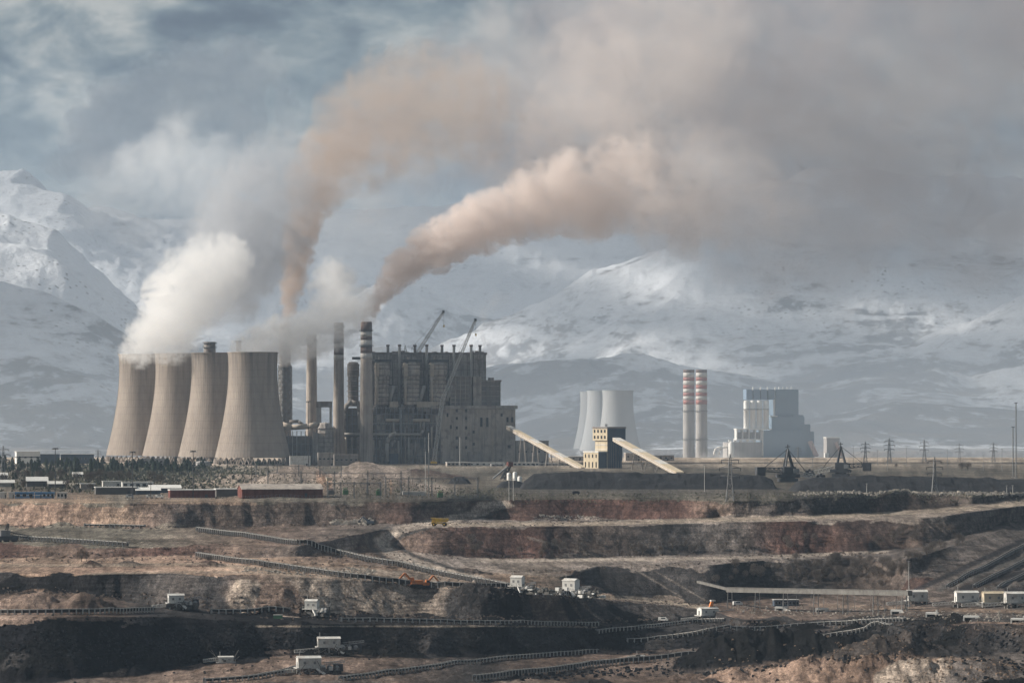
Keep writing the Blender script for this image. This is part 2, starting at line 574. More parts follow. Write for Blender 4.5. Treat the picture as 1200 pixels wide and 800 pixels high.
def base_ray(u, y):
    """depth and height where the line of sight through (u, y) meets the benches"""
    T = (y - HOR) / F
    i = int(col_index(u))
    f = float(col_index(u)) - i
    D = TD[:, i] * (1 - f) + TD[:, i + 1] * f
    H = TH[:, i] * (1 - f) + TH[:, i + 1] * f
    for r in range(len(D) - 1):
        if D[r] <= 0:
            break
        a, b = H[r] - T * D[r], H[r + 1] - T * D[r + 1]
        if a > 0 >= b or (a <= 0 and b <= 0 and r == 0):
            pass
        if (H[r] / D[r]) <= T <= (H[r + 1] / max(D[r + 1], 1)):
            t = a / (a - b) if abs(a - b) > 1e-9 else 0.0
            Dv = D[r] + (D[r + 1] - D[r]) * t
            return Dv, T * Dv
    return H0 / max(T, 1e-4), H0


HEAPW = []
for (u, y, wu, wd, hh, ro, c) in HEAPS:
    D, h = base_ray(u, y)
    HEAPW.append(((u - 600) / F * D, D + wd * .8, wu * D / F, wd, hh, ro, c))


def heaps_at(X, D, Z):
    add = np.zeros_like(X)
    colr = np.zeros(X.shape + (3,))
    wgt = np.zeros_like(X)
    for (hx, hd, wx, wd, hh, ro, c) in HEAPW:
        m = (np.abs(X - hx) < wx * 1.6) & (np.abs(D - hd) < wd * 1.6)
        if not m.any():
            continue
        x, d = X[m], D[m]
        q = np.sqrt(((x - hx) / wx) ** 2 + ((d - hd) / wd) ** 2)
        lx = max(9.0, wx * .45)
        q = q + .30 * fbm(x / lx + hx, d / max(30, wd * .6), 4)
        v = hh * (1 - sstep(0.0, 1.25, q)) * (1 + .22 * fbm(x / lx, d / max(26, wd * .6) + hx, 4))
        v = v + ro * np.clip(1.25 - q, 0, 1) * 3.2 * ridged(x / 11, d / 18, 4) * (q < 1.25)
        v = np.maximum(v, 0)
        better = v > add[m]
        a = add[m]
        a[better] = v[better]
        add[m] = a
        cc = colr[m]
        cc[better] = c
        colr[m] = cc
        ww = wgt[m]
        ww[better] = np.clip(v[better] / (0.18 * hh), 0, 1)
        wgt[m] = ww
    return add, colr, wgt


TZ = -TH + bump_at(TX, TD, TP) * np.where(TD > 100, 1, 0)
_add, _hc, _hw = heaps_at(TX, TD, TZ)
TZ = TZ + _add
# colour of the ground
pj = np.where((TP >= 0) & (TP < NL - 1), TP + .30 * fbm(TX / 16, TH / 5, 4), TP)
kk = np.clip(np.floor(pj).astype(int), 0, len(STRIP) - 1)
CC = TH + .12 * TD + 2.5 * fbm(TX / 70, TD / 90, 3)
uj = UU + 22 * fbm(TX / 45 + 50, CC / 7, 5)
GC = np.zeros(TD.shape + (3,))
for k in range(len(STRIP)):
    m = kk == k
    us = [p[0] for p in STRIP[k]]
    for c in range(3):
        GC[..., c][m] = np.interp(uj[m], us, [p[1][c] for p in STRIP[k]])
# plain: dry grass, dark worked ground near the pit edge
pm = pj < 0
pl = np.stack([np.full(TD.shape, v) for v in (.56, .47, .36)], axis=-1)
pg = np.stack([np.full(TD.shape, v) for v in (.15, .14, .115)], axis=-1)
w = (sstep(4500, 3500, TD) * .85 + .25 * fbm(TX / 60, TD / 260, 4))[..., None]
GC[pm] = (pl * (1 - np.clip(w, 0, 1)) + pg * np.clip(w, 0, 1))[pm]
GC = GC * (1 - _hw[..., None]) + _hc * _hw[..., None]
# lighter loose dirt and darker seams
n1 = fbm(TX / 26, CC / 6, 5)[..., None]
n2 = fbm((TX + 1.2 * CC) / 3.5, CC / 14, 4)[..., None]
n3 = ridged(TX / 80 + 9, CC / 2.0, 4)[..., None]
GC = GC * np.clip(1 + .55 * n1 + .38 * n2 + .22 * n3, .3, 2.1)
GC = .13 * (np.clip(GC, .008, 1) / .13) ** 1.24
_fr = TP - np.floor(TP)
_bench = np.isin(np.floor(TP).astype(int), (1, 3, 5, 7, 9)) & (TP >= 0)
_trk = np.sin(6.283 * (_fr * 7 + 1.4 * fbm(TX / 90, TD / 200, 3) + .5 * fbm(TX / 14, TD / 30, 3)))
GC = GC * np.where(_bench, 1 + .20 * np.sign(_trk) * np.abs(_trk) ** 3 * (.6 + .8 * fbm(TX / 60 + 7, TD / 40, 3)), 1.0)[..., None]
_face = np.isin(np.floor(TP).astype(int), (6, 8)) & (TP >= 0)
_sea = np.sin(TH * 3.3 + 2.2 * fbm(TX / 70, TH / 3, 4))
GC = GC * np.where(_face, 1 + .30 * _sea * (.5 + fbm(TX / 40, TH / 2 + 9, 3)), 1.0)[..., None]
_lum = GC.mean(axis=-1, keepdims=True)
GC = _lum + (GC - _lum) * .80
GC = np.clip(GC * np.array([.60, .60, .625]) * np.interp(UU, [0, 420, 640, 1200], [1.12, 1.08, .84, .80])[..., None], .010, .8)  # lighter towards the left columns, darker towards the right

# haul roads: pale worn tracks following pixel paths
def paint_path(pts, half_px, colr, strength=.8):
    us, ys, hs = [], [], []
    for (a, b) in zip(pts[:-1], pts[1:]):
        n = max(2, int(math.hypot(b[0] - a[0], b[1] - a[1]) / 2))
        for i in range(n):
            t = i / n
            us.append(a[0] + (b[0] - a[0]) * t)
            ys.append(a[1] + (b[1] - a[1]) * t)
    IY = HOR - TZ / np.maximum(TD, 1) * F
    best = np.full(TD.shape, 1e9)
    u0, u1, y0, y1 = min(us) - 20, max(us) + 20, min(ys) - 10, max(ys) + 10
    m = (UU > u0) & (UU < u1) & (IY > y0) & (IY < y1)
    a, b = UU[m], IY[m]
    bb = np.full(a.shape, 1e9)
    for x, y in zip(us, ys):
        bb = np.minimum(bb, np.hypot((a - x) * .55, b - y))
    best[m] = bb
    wgt = (1 - sstep(half_px * .6, half_px * 1.5, best + .6 * fbm(TX / 6, TD / 12, 3)))[..., None] * strength
    GC[:] = GC * (1 - wgt) + np.array(colr) * wgt


paint_path([(590, 590), (566, 592), (555, 602), (520, 610), (470, 620), (446, 632), (458, 648), (496, 662), (560, 678)], 4.0, (.42, .36, .31), 1.0)
paint_path([(600, 592), (575, 598), (560, 606)], 1.6, ROAD, .7)
paint_path([(500, 619), (472, 627), (462, 638), (484, 650), (545, 670)], 1.5, DKGREY, .9)
paint_path([(455, 617), (434, 626), (434, 640), (452, 654), (500, 669)], 1.2, DKGREY, .8)
paint_path([(590, 596), (572, 604), (540, 611)], 1.1, DKGREY, .8)
paint_path([(520, 614.5), (700, 613), (860, 608), (1000, 604), (1100, 598), (1200, 590)], 2.2, LIGHT, .85)
paint_path([(620, 630), (660, 640), (700, 652)], 1.2, GREY, .7)
paint_path([(560, 656), (760, 655), (900, 652), (1040, 646)], 1.8, ROAD, .8)
paint_path([(700, 698), (760, 702), (830, 712)], 2.2, LIGHT, .8)
paint_path([(0, 588), (130, 587), (300, 590)], 1.6, ORANGE, .6)
paint_path([(0, 662), (120, 662), (240, 660), (330, 668)], 1.6, LIGHT, .6)
paint_path([(100, 672), (180, 670), (300, 670), (360, 675)], 1.3, LIGHT, .5)
paint_path([(300, 733), (450, 733), (640, 733), (700, 734)], .9, LIGHT, .8)
paint_path([(740, 664), (800, 700)], .8, GREY, .6)
paint_path([(760, 664), (830, 705)], .8, GREY, .5)
paint_path([(950, 708), (1050, 712), (1200, 716)], 2.0, BROWN, .7)
for q in range(5):
    paint_path([(1075 + 26 * q, 690), (1200 + 12 * q, 632 + 15 * q)], 2.4, COAL if q % 2 == 0 else DKGREY, .85)
# coal stockyard on the plain is dark underfoot
paint_path([(600, 572), (800, 573), (1000, 576), (1200, 576)], 2.5, DKGREY, .8)

m_ground, nt, b = mat_new('ground')
at = nd(nt, 'ShaderNodeAttribute', attribute_name='dirt')
gp = nd(nt, 'ShaderNodeNewGeometry').outputs['Position']
na = noise_node(nt, gp, 0.35, 8.0, 0.7)
nb = noise_node(nt, scaled(nt, gp, (0.5, 0.06, 0.25)), 1.0, 6.0, 0.65)
c = mixc(nt, 1.0, at.outputs['Color'], ramp(nt, na, [(0.3, (.62,) * 3), (0.5, (1.0,) * 3), (0.7, (1.42,) * 3)]), 'MULTIPLY')
c = mixc(nt, 0.9, c, ramp(nt, nb, [(0.32, (.5,) * 3), (0.68, (1.45,) * 3)]), 'MULTIPLY')
nc = noise_node(nt, scaled(nt, gp, (0.035, 0.02, 0.9)), 1.0, 6.0, 0.7, 0.5)      # thin seams along the faces
c = mixc(nt, 0.75, c, ramp(nt, nc, [(0.36, (.55,) * 3), (0.5, (1.0,) * 3), (0.66, (1.4,) * 3)]), 'MULTIPLY')
ne = noise_node(nt, scaled(nt, gp, (0.16, 0.03, 0.16), (9, 2, 4)), 1.0, 7.0, 0.7, 1.0)
c = mixc(nt, 0.8, c, ramp(nt, ne, [(0.35, (.6, .58, .58)), (0.55, (1.0, 1.0, 1.0)), (0.7, (1.45, 1.4, 1.34))]), 'MULTIPLY')
nf = noise_node(nt, gp, 1.3, 3.0, 0.7)
c = mixc(nt, 0.9, c, ramp(nt, nf, [(0.34, (.5,) * 3), (0.5, (1.0,) * 3), (0.66, (1.5,) * 3)]), 'MULTIPLY')
lnk(nt, c, b.inputs['Base Color'])
b.inputs['Roughness'].default_value = 0.95
b.inputs['Specular IOR Level'].default_value = 0.05
bp = nd(nt, 'ShaderNodeBump')
bp.inputs['Strength'].default_value = 0.8
bp.inputs['Distance'].default_value = 2.2
lnk(nt, noise_node(nt, gp, 0.5, 8.0, 0.65), bp.inputs['Height'])
lnk(nt, bp.outputs[0], b.inputs['Normal'])
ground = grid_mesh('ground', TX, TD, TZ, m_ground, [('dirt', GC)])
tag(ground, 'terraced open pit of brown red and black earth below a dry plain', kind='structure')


def gz(X, D):
    """height of the ground at a world point"""
    u = 600 + X * F / D
    ci = float(col_index(u))
    i = int(ci)
    f = ci - i
    d = TD[:, i] * (1 - f) + TD[:, i + 1] * f
    z = TZ[:, i] * (1 - f) + TZ[:, i + 1] * f
    return float(np.interp(-D, -d, z))


def gp_at(u, y):
    """world point on the ground seen at pixel (u, y)"""
    D, h = base_ray(u, y)
    X = (u - 600) / F * D
    return Vector((X, D, gz(X, D)))


def pt(u, y, D):
    """world point seen at pixel (u, y) at depth D"""
    return Vector(((u - 600) / F * D, D, -(y - HOR) / F * D))


# ------------------------------------------------------------------ mountains
MU = np.linspace(-700, 1900, 1045)
MD = np.concatenate([np.linspace(5900, 8000, 70), np.linspace(8030, 12000, 150), np.linspace(12030, 16800, 150), np.linspace(16900, 24000, 14)])
# ridges: depth, front run, back run, power, crest (column, row)
RIDGES = [
    (7300, 1300, 900, 1.1, [(-420, 408), (-100, 412), (0, 424), (45, 442), (95, 478), (150, 505), (260, 520), (1620, 560)]),
    (9200, 2300, 1200, 1.05, [(-420, 250), (-150, 290), (0, 332), (60, 364), (130, 408), (210, 436), (290, 470), (400, 500), (600, 520), (1620, 540)]),
    (11300, 2300, 1600, 1.0, [(-420, 210), (-100, 228), (0, 252), (60, 266), (130, 312), (190, 352), (240, 396), (320, 430), (420, 455), (520, 480), (1620, 520)]),
    (15200, 3200, 3000, 0.95, [(-420, 190), (-120, 180), (-20, 190), (12, 196), (60, 192), (95, 214), (140, 232), (200, 246), (300, 250), (420, 246), (560, 236), (700, 232), (860, 214), (1000, 190), (1110, 198), (1200, 206), (1400, 170), (1620, 150)]),
    (12400, 2300, 1700, 1.0, [(-420, 520), (260, 400), (340, 366), (430, 330), (470, 322), (530, 352), (585, 392), (660, 420), (760, 440), (1620, 520)]),
    (11600, 2700, 1700, 1.0, [(-420, 560), (430, 470), (520, 420), (600, 368), (660, 344), (720, 318), (780, 294), (860, 268), (960, 246), (1060, 240), (1180, 250), (1620, 240)]),
    (9800, 2000, 1500, 1.05, [(-420, 560), (700, 520), (820, 470), (900, 446), (980, 426), (1045, 408), (1110, 394), (1160, 376), (1210, 356), (1320, 312), (1620, 240)]),
    (8600, 1700, 1300, 1.1, [(-420, 545), (400, 510), (520, 470), (600, 430), (650, 418), (720, 412), (800, 426), (900, 452), (960, 448), (1040, 440), (1100, 428), (1160, 436), (1240, 424), (1620, 380)]),
    (7300, 1200, 900, 1.1, [(-420, 560), (560, 505), (640, 480), (760, 470), (900, 488), (1000, 478), (1080, 463), (1150, 474), (1210, 478), (1620, 480)]),
]
mu, md = np.meshgrid(MU, MD)
mx = (mu - 600) / F * md
wx = mx + 260 * fbm(mx / 900, md / 900, 4)
wd = md + 330 * fbm(mx / 800 + 40, md / 800, 4)
mu_w = 600 + wx * F / md
MZ = np.full(mu.shape, -90.0)
for (D, fr, bk, pw, cr) in RIDGES:
    crest = (HOR - itp(mu_w, cr)) / F * D + 62
    crest = np.maximum(crest, 0)
    t = np.where(wd < D, (D - wd) / fr, (wd - D) / bk)
    sh = np.clip(1 - t, 0, 1) ** pw
    z = -66 + crest * sh
    k = 22.0
    hgt = np.clip(.5 + .5 * (z - MZ) / k, 0, 1)
    MZ = MZ * (1 - hgt) + z * hgt + k * hgt * (1 - hgt)
rel = np.clip((MZ + 66) / 260, 0, 1)
MZ = MZ + rel * (46 * ridged(mx / 640, md / 900, 6) + 9 * ridged((mx + .5 * md) / 170, md / 210, 5) + 6 * fbm(mx / 70, md / 90, 4) - 18)
MZ[0] = -90
MZ[1] = np.minimum(MZ[1], -70)
m_mtn, nt, b = mat_new('mountain')
gp = nd(nt, 'ShaderNodeNewGeometry').outputs['Position']
sep = nd(nt, 'ShaderNodeSeparateXYZ')
lnk(nt, gp, sep.inputs[0])
alt = sep.outputs['Z']
big = noise_node(nt, gp, 0.0016, 6.0, 0.6)
band = noise_node(nt, scaled(nt, gp, (0.0032, 0.0016, 0.0105)), 1.0, 8.0, 0.66, 0.9)
det = noise_node(nt, scaled(nt, gp, (0.02, 0.008, 0.03)), 1.0, 8.0, 0.68)
af = nd(nt, 'ShaderNodeMapRange')
af.inputs[1].default_value = -70
af.inputs[2].default_value = 420
af.inputs[3].default_value = -0.075
af.inputs[4].default_value = 0.16
lnk(nt, alt, af.inputs[0])
sf = math_node(nt, 'ADD', math_node(nt, 'ADD', math_node(nt, 'MULTIPLY', band, 0.72), math_node(nt, 'MULTIPLY', det, 0.50)), math_node(nt, 'ADD', af.outputs[0], math_node(nt, 'MULTIPLY', big, 0.30)))
sn = ramp(nt, sf, [(0.745, (0, 0, 0)), (0.80, (.7, .7, .7)), (0.88, (1, 1, 1))])
soil = ramp(nt, noise_node(nt, gp, 0.006, 6.0, 0.6), [(0.3, (.15, .165, .19)), (0.55, (.21, .21, .22)), (0.75, (.27, .24, .22))])
# scattered junipers on the snow slopes, too far off to tell apart one by one
vor = nd(nt, 'ShaderNodeTexVoronoi')
vor.inputs['Scale'].default_value = 0.045
lnk(nt, gp, vor.inputs['Vector'])
shrub = math_node(nt, 'MULTIPLY', ramp(nt, vor.outputs['Distance'], [(0.16, (1, 1, 1)), (0.24, (0, 0, 0))]), ramp(nt, noise_node(nt, gp, 0.0045, 6.0, 0.7), [(0.47, (0, 0, 0)), (0.56, (1, 1, 1))]))
snow = mixc(nt, shrub, (.66, .685, .73), (.12, .12, .115))
lnk(nt, mixc(nt, sn, soil, snow), b.inputs['Base Color'])
b.inputs['Roughness'].default_value = 0.9
b.inputs['Specular IOR Level'].default_value = 0.1
bp = nd(nt, 'ShaderNodeBump')
bp.inputs['Strength'].default_value = 0.7
bp.inputs['Distance'].default_value = 26.0
lnk(nt, noise_node(nt, gp, 0.012, 8.0, 0.65), bp.inputs['Height'])
lnk(nt, bp.outputs[0], b.inputs['Normal'])
mountains = grid_mesh('mountains', mx, md, MZ, m_mtn)
tag(mountains, 'snow streaked mountain range rising behind the plain', kind='structure')


def mtn_hit(u, y):
    """point of the mountains seen at pixel (u, y)"""
    j = int(np.argmin(np.abs(MU - u)))
    T = (HOR - y) / F
    for i in range(len(MD)):
        if MZ[i, j] >= T * MD[i]:
            return (u - 600) / F * MD[i], MD[i], T * MD[i]
    return (u - 600) / F * 15000, 15000.0, 500.0
# ------------------------------------------------------------------ materials of the works
M = {
    'tower': None,
    'concrete': mat('concrete', (.36, .315, .28), .85, .22, .05, .5, .3),
    'pale_concrete': mat('pale_concrete', (.36, .345, .335), .85, .15, .05, .35, .2),
    'soot': mat('sooty_metal', (.205, .188, .175), .7, .35, .08, .6, .4, dirt=(.17, .13, .11)),
    'wall': mat('stained_cladding', (.34, .31, .285), .8, .28, .06, .75, .3, dirt=(.14, .12, .11)),
    'hall': mat('grey_hall_cladding', (.42, .375, .335), .8, .25, .05, .7, .3, dirt=(.17, .15, .14)),
    'duct': mat('tan_insulated_duct', (.42, .36, .30), .6, .2, .1, .4, .2),
    'pipe': mat('weathered_pipe', (.33, .31, .29), .5, .2, .1, .4, .1),
    'steel': mat('grey_steel', (.22, .225, .23), .55, .2, .2, .3),
    'darksteel': mat('dark_steel', (.055, .058, .065), .6, .3, .2, .2),
    'glass': mat('dark_glass', (.025, .03, .038), .2, .1, .2),
    'white': mat('white_paint', (.72, .71, .68), .6, .06, .1, .15),
    'offwhite': mat('off_white_sheet', (.62, .61, .58), .65, .12, .15, .35, dirt=(.36, .31, .26)),
    'cream': mat('cream_render', (.54, .46, .34), .8, .1, .06, .4),
    'band_red': mat('red_band_paint', (.33, .15, .135), .7, .15, .1, .2),
    'band_white': mat('white_band_paint', (.50, .48, .46), .7, .1, .1, .3),
    'band_grey': mat('sooty_band', (.17, .13, .12), .8, .3, .1, .5),
    'blue': mat('pale_blue_cladding', (.14, .20, .265), .6, .08, .03, .1),
    'deepblue': mat('blue_boxes', (.18, .25, .34), .6, .1, .05, .1),
    'pink': mat('dusty_pink_cladding', (.44, .30, .27), .7, .1, .05, .2),
    'navy': mat('dark_blue_sheet', (.065, .085, .115), .6, .15, .1, .2),
    'cabin_blue': mat('bright_blue_sheet', (.10, .25, .46), .6, .1, .1, .1),
    'brick': mat('red_brick', (.15, .065, .055), .85, .25, .4, .4),
    'roof': mat('light_sheet_roof', (.64, .63, .60), .55, .12, .12, .0, dirt=(.42, .38, .34)),
    'darkroof': mat('dark_felt_roof', (.12, .115, .11), .8, .2, .1),
    'coal': mat('coal', (.026, .027, .030), .85, .35, .12, 0, 1.0),
    'yellow': mat('yellow_paint', (.55, .36, .05), .55, .2, .3, .2, dirt=(.25, .18, .1)),
    'orange': mat('orange_paint', (.60, .20, .06), .55, .15, .3, .2, dirt=(.25, .15, .1)),
    'rubber': mat('black_rubber', (.02, .02, .02), .9, .2, .5),
    'belt': mat('dirty_belt', (.045, .043, .042), .85, .3, .3),
    'galv': mat('galvanised_steel', (.46, .45, .43), .5, .15, .3, .2),
    'wood': mat('pole_wood', (.10, .085, .07), .9, .2, .5),
    'pine': mat('pine_needles', (.042, .058, .036), .85, .4, .5),
    'twig': mat('bare_twigs', (.13, .105, .085), .9, .3, .5),
    'pale_twig': mat('pale_twigs', (.20, .175, .155), .9, .3, .5),
    'scrub': mat('dry_scrub', (.10, .10, .075), .9, .45, .12),
    'machine': mat('oily_machinery', (.10, .098, .095), .7, .5, .9, .2, dirt=(.30, .27, .23)),
    'gallery_grey': mat('dusty_gallery_grey', (.17, .165, .155), .85, .25, .2, .3, dirt=(.11, .10, .095)),
    'clod': mat('earth_clod', (.13, .105, .09), .95, .4, .3),
    'tan_clod': mat('tan_clod', (.24, .175, .13), .95, .4, .3),
    'bark': mat('bark', (.085, .07, .055), .95, .3, .5),
    'rubble': mat('pale_rubble', (.33, .30, .265), .9, .35, .25, 0, .5),
    'green': mat('green_paint', (.12, .26, .13), .6, .2, .3),
}


def tower_material():
    m, nt, b = mat_new('cooling_tower_concrete')
    t = nd(nt, 'ShaderNodeTexCoord').outputs['Object']
    n1 = noise_node(nt, scaled(nt, t, (.09, .09, .02)), 1.0, 7.0, 0.65)
    c = mixc(nt, ramp(nt, n1, [(.3, (0, 0, 0)), (.7, (1, 1, 1))]), (.265, .222, .19), (.37, .315, .27))
    # lift joints and damp stains under the rim
    z = nd(nt, 'ShaderNodeSeparateXYZ')
    lnk(nt, t, z.inputs[0])
    w = math_node(nt, 'FRACT', math_node(nt, 'MULTIPLY', z.outputs[2], 1 / 7.5))
    c = mixc(nt, math_node(nt, 'MULTIPLY', math_node(nt, 'LESS_THAN', w, .07), .35), c, (.17, .15, .135))
    n2 = noise_node(nt, scaled(nt, t, (.25, .25, .012)), 1.0, 5.0, .6)
    mr = nd(nt, 'ShaderNodeMapRange')
    mr.inputs[1].default_value, mr.inputs[2].default_value = 70, 114
    lnk(nt, z.outputs[2], mr.inputs[0])
    st = math_node(nt, 'MULTIPLY', ramp(nt, n2, [(.45, (0, 0, 0)), (.62, (1, 1, 1))]), math_node(nt, 'ADD', math_node(nt, 'MULTIPLY', mr.outputs[0], .5), .22))
    c = mixc(nt, st, c, (.13, .115, .105))
    lnk(nt, c, b.inputs['Base Color'])
    b.inputs['Roughness'].default_value = .9
    return m


M['tower'] = tower_material()


def hyper(rt, zt, c, H, n):
    return [(rt * math.sqrt(1 + ((H * i / n - zt) / c) ** 2), H * i / n) for i in range(n + 1)]


# ------------------------------------------------------------------ the four cooling towers of the old power station
def cooling_tower(label, cx, ytop, D, rtop, rbase, m, group, ribs=72):
    x = (cx - 600) / F * D
    zg = gz(x, D)
    H = -(ytop - HOR) / F * D - zg
    t = thing('cooling_tower', label, 'cooling tower', (x, D, zg), 0, group)
    zt = .86 * H
    rt = rtop * .985
    c = zt / math.sqrt((rbase / rt) ** 2 - 1)
    leg = .055 * H
    prof = [p for p in hyper(rt, zt, c, H, 44) if p[1] >= leg]
    mb = MB()
    mb.lathe(prof, 96, cap=False)
    inner = [(r - .9, z) for r, z in prof]
    mb.lathe(inner[::-1], 96, cap=False)
    mb.build('shell', m, t, True)
    rim = MB()
    r0, z0 = prof[-1]
    rim.lathe([(r0 - 1.2, z0 - .2), (r0 + .7, z0 - .2), (r0 + .7, z0 + 1.0), (r0 - 1.2, z0 + 1.0), (r0 - 1.2, z0 - .2)], 96, cap=False)
    rim.build('rim', m, t)
    rb = MB()
    for i in range(ribs):
        a = 2 * math.pi * i / ribs
        ca, sa = math.cos(a), math.sin(a)
        vs, fs = [], []
        for k, (r, z) in enumerate(prof[::2]):
            for w, q in ((-.22, -.05), (-.2, .11), (.2, .11), (.22, -.05)):
                vs.append(((r + q) * ca - w * sa, (r + q) * sa + w * ca, z))
            if k:
                o = 4 * (k - 1)
                fs += [(o, o + 4, o + 5, o + 1), (o + 1, o + 5, o + 6, o + 2), (o + 2, o + 6, o + 7, o + 3)]
        rb.add(vs, fs)
    o = rb.build('rib', m, t)
    o['kind'] = 'stuff'
    lg = MB()
    rl, rb0 = prof[0][0], hyper(rt, zt, c, H, 44)[0][0]
    for i in range(40):
        a0, a1 = 2 * math.pi * i / 40, 2 * math.pi * (i + .5) / 40
        for a in (a0, a0 + 2 * math.pi / 40):
            lg.beam((rb0 * math.cos(a), rb0 * math.sin(a), -.5), ((rl - .4) * math.cos(a1), (rl - .4) * math.sin(a1), leg + .3), .8)
    o = lg.build('column', m, t)
    o['kind'] = 'stuff'
    bs = MB()
    bs.lathe([(rb0 + 1.5, -1.2), (rb0 + 1.5, 1.4), (rb0 - .5, 1.4), (rb0 - .5, .6)], 64, cap=False)
    bs.build('basin_wall', m, t)
    return t


GA = 'cooling towers of the old power station'
cooling_tower('tan concrete cooling tower farthest from the chimneys at the end of its row', 166.5, 416, 4140, 25.2, 41.0, M['tower'], GA)
cooling_tower('tan concrete cooling tower second from the far end of the row', 209.5, 415, 4060, 25.2, 41.0, M['tower'], GA)
cooling_tower('tan concrete cooling tower with a dark chimney top showing above its rim', 252.3, 414.4, 3980, 25.2, 41.0, M['tower'], GA)
cooling_tower('tan concrete cooling tower nearest the boiler house with steam drifting off its rim', 296.2, 413.8, 3900, 25.4, 41.0, M['tower'], GA)


# ------------------------------------------------------------------ chimneys
def chimney(label, cx, ytop, rt, rb, D, body, bands=(), rings=(), group='tall chimneys of the old power station', scaffold=None):
    x = (cx - 600) / F * D
    zg = gz(x, D)
    S = D / F
    H = -(ytop - HOR) * S - zg
    t = thing('chimney', label, 'chimney', (x, D, zg), 0, group)
    rt, rb = rt * S, rb * S
    rr = lambda z: rb + (rt - rb) * (z / H)
    zy = lambda y: -(y - HOR) * S - zg
    mb = MB()
    mb.lathe([(rr(H * i / 12), H * i / 12) for i in range(13)] + [(rt - .8, H), (rt - .8, H - 6)], 32, cap=False)
    mb.build('shaft', body, t, True)
    for y0, y1, mm in bands:
        z1, z0 = zy(y0), zy(y1)
        MB().lathe([(rr(z0) + .02, z0), (rr(z0) + .14, z0), (rr(z1) + .14, z1), (rr(z1) + .02, z1)], 32, cap=False).build('band', M[mm], t, True)
    for y in rings:
        z = zy(y)
        r = rr(z)
        p = MB().lathe([(r, z), (r + 1.5, z), (r + 1.5, z + .5), (r, z + .5)], 32, cap=False)
        for i in range(16):
            a = math.pi * i / 8
            p.beam(((r + 1.4) * math.cos(a), (r + 1.4) * math.sin(a), z + .5), ((r + 1.4) * math.cos(a), (r + 1.4) * math.sin(a), z + 1.7), .14)
        p.lathe([(r + 1.35, z + 1.6), (r + 1.5, z + 1.6), (r + 1.5, z + 1.75), (r + 1.35, z + 1.75)], 32, cap=False)
        p.build('platform', M['darksteel'], t)
    if scaffold:
        z1, z0 = zy(scaffold[0]), zy(scaffold[1])
        s = MB()
        n, m_ = 14, int((z1 - z0) / 4.2)
        for k in range(m_):
            za, zb = z0 + (z1 - z0) * k / m_, z0 + (z1 - z0) * (k + 1) / m_
            for i in range(n):
                a0, a1 = 2 * math.pi * i / n, 2 * math.pi * (i + 1) / n
                ra, rb_ = rr(za) + 1.3, rr(zb) + 1.3
                A = (ra * math.cos(a0), ra * math.sin(a0), za)
                B = (ra * math.cos(a1), ra * math.sin(a1), za)
                C = (rb_ * math.cos(a0), rb_ * math.sin(a0), zb)
                Dd = (rb_ * math.cos(a1), rb_ * math.sin(a1), zb)
                s.beam(A, C, .35)
                s.beam(A, B, .45)
                s.beam(*((A, Dd) if (i + k) % 2 else (B, C)), .4)
        o = s.build('scaffold', M['steel'], t)
        o['kind'] = 'stuff'
    ld = MB()
    a = math.radians(250)
    for w in (-.35, .35):
        ld.beam((rr(2) * math.cos(a) + w, (rr(2) + .5) * math.sin(a), 2), (rr(H) * math.cos(a) + w, (rr(H) + .5) * math.sin(a), H), .14)
    for k in range(int(H / 6)):
        z = 3 + k * 6
        ld.beam((rr(z) * math.cos(a) - .35, (rr(z) + .5) * math.sin(a), z), (rr(z) * math.cos(a) + .35, (rr(z) + .5) * math.sin(a), z), .12)
    ld.build('ladder', M['darksteel'], t)
    return t


chimney('dark chimney wrapped in scaffolding beside the nearest cooling tower', 334, 379, 6.2, 7.6, 4230, M['soot'], rings=(432, 384), scaffold=(428, 500))
chimney('plain grey chimney whose top is lost in the white steam', 365.2, 392, 5.6, 7.2, 4120, M['concrete'], rings=(400,))
chimney('grey chimney with two pale bands standing clear between the steam and the boiler house', 397, 378, 5.4, 6.9, 4050, M['concrete'], [(378, 383, 'band_grey'), (390, 401, 'band_grey'), (402, 407, 'band_white'), (408, 415.5, 'band_grey'), (416, 422, 'band_white')], rings=(384, 402))
chimney('broad banded chimney in front of the boiler house giving off tan smoke', 429.3, 377, 6.4, 8.2, 3960, M['concrete'], [(377, 388, 'band_grey'), (388.5, 394, 'band_white'), (394.5, 398, 'band_grey'), (398.5, 406, 'band_white'), (406.5, 413.5, 'band_grey'), (414, 420, 'band_white')], rings=(388, 406))
chimney('short dark chimney top showing above the third cooling tower rim', 245.6, 400.5, 6.9, 8.0, 4330, M['soot'], rings=(402.5, 407.5))
chimney('small dark stack top peeping over the rim of the nearest cooling tower', 279.8, 399, 3.0, 3.4, 4400, M['soot'], rings=(401,))


# ------------------------------------------------------------------ generic buildings
def local(root, u0, D):
    S = D / F
    zg = root.location.z
    return (lambda u: (u - u0) * S), (lambda y: -(y - HOR) * S - zg)


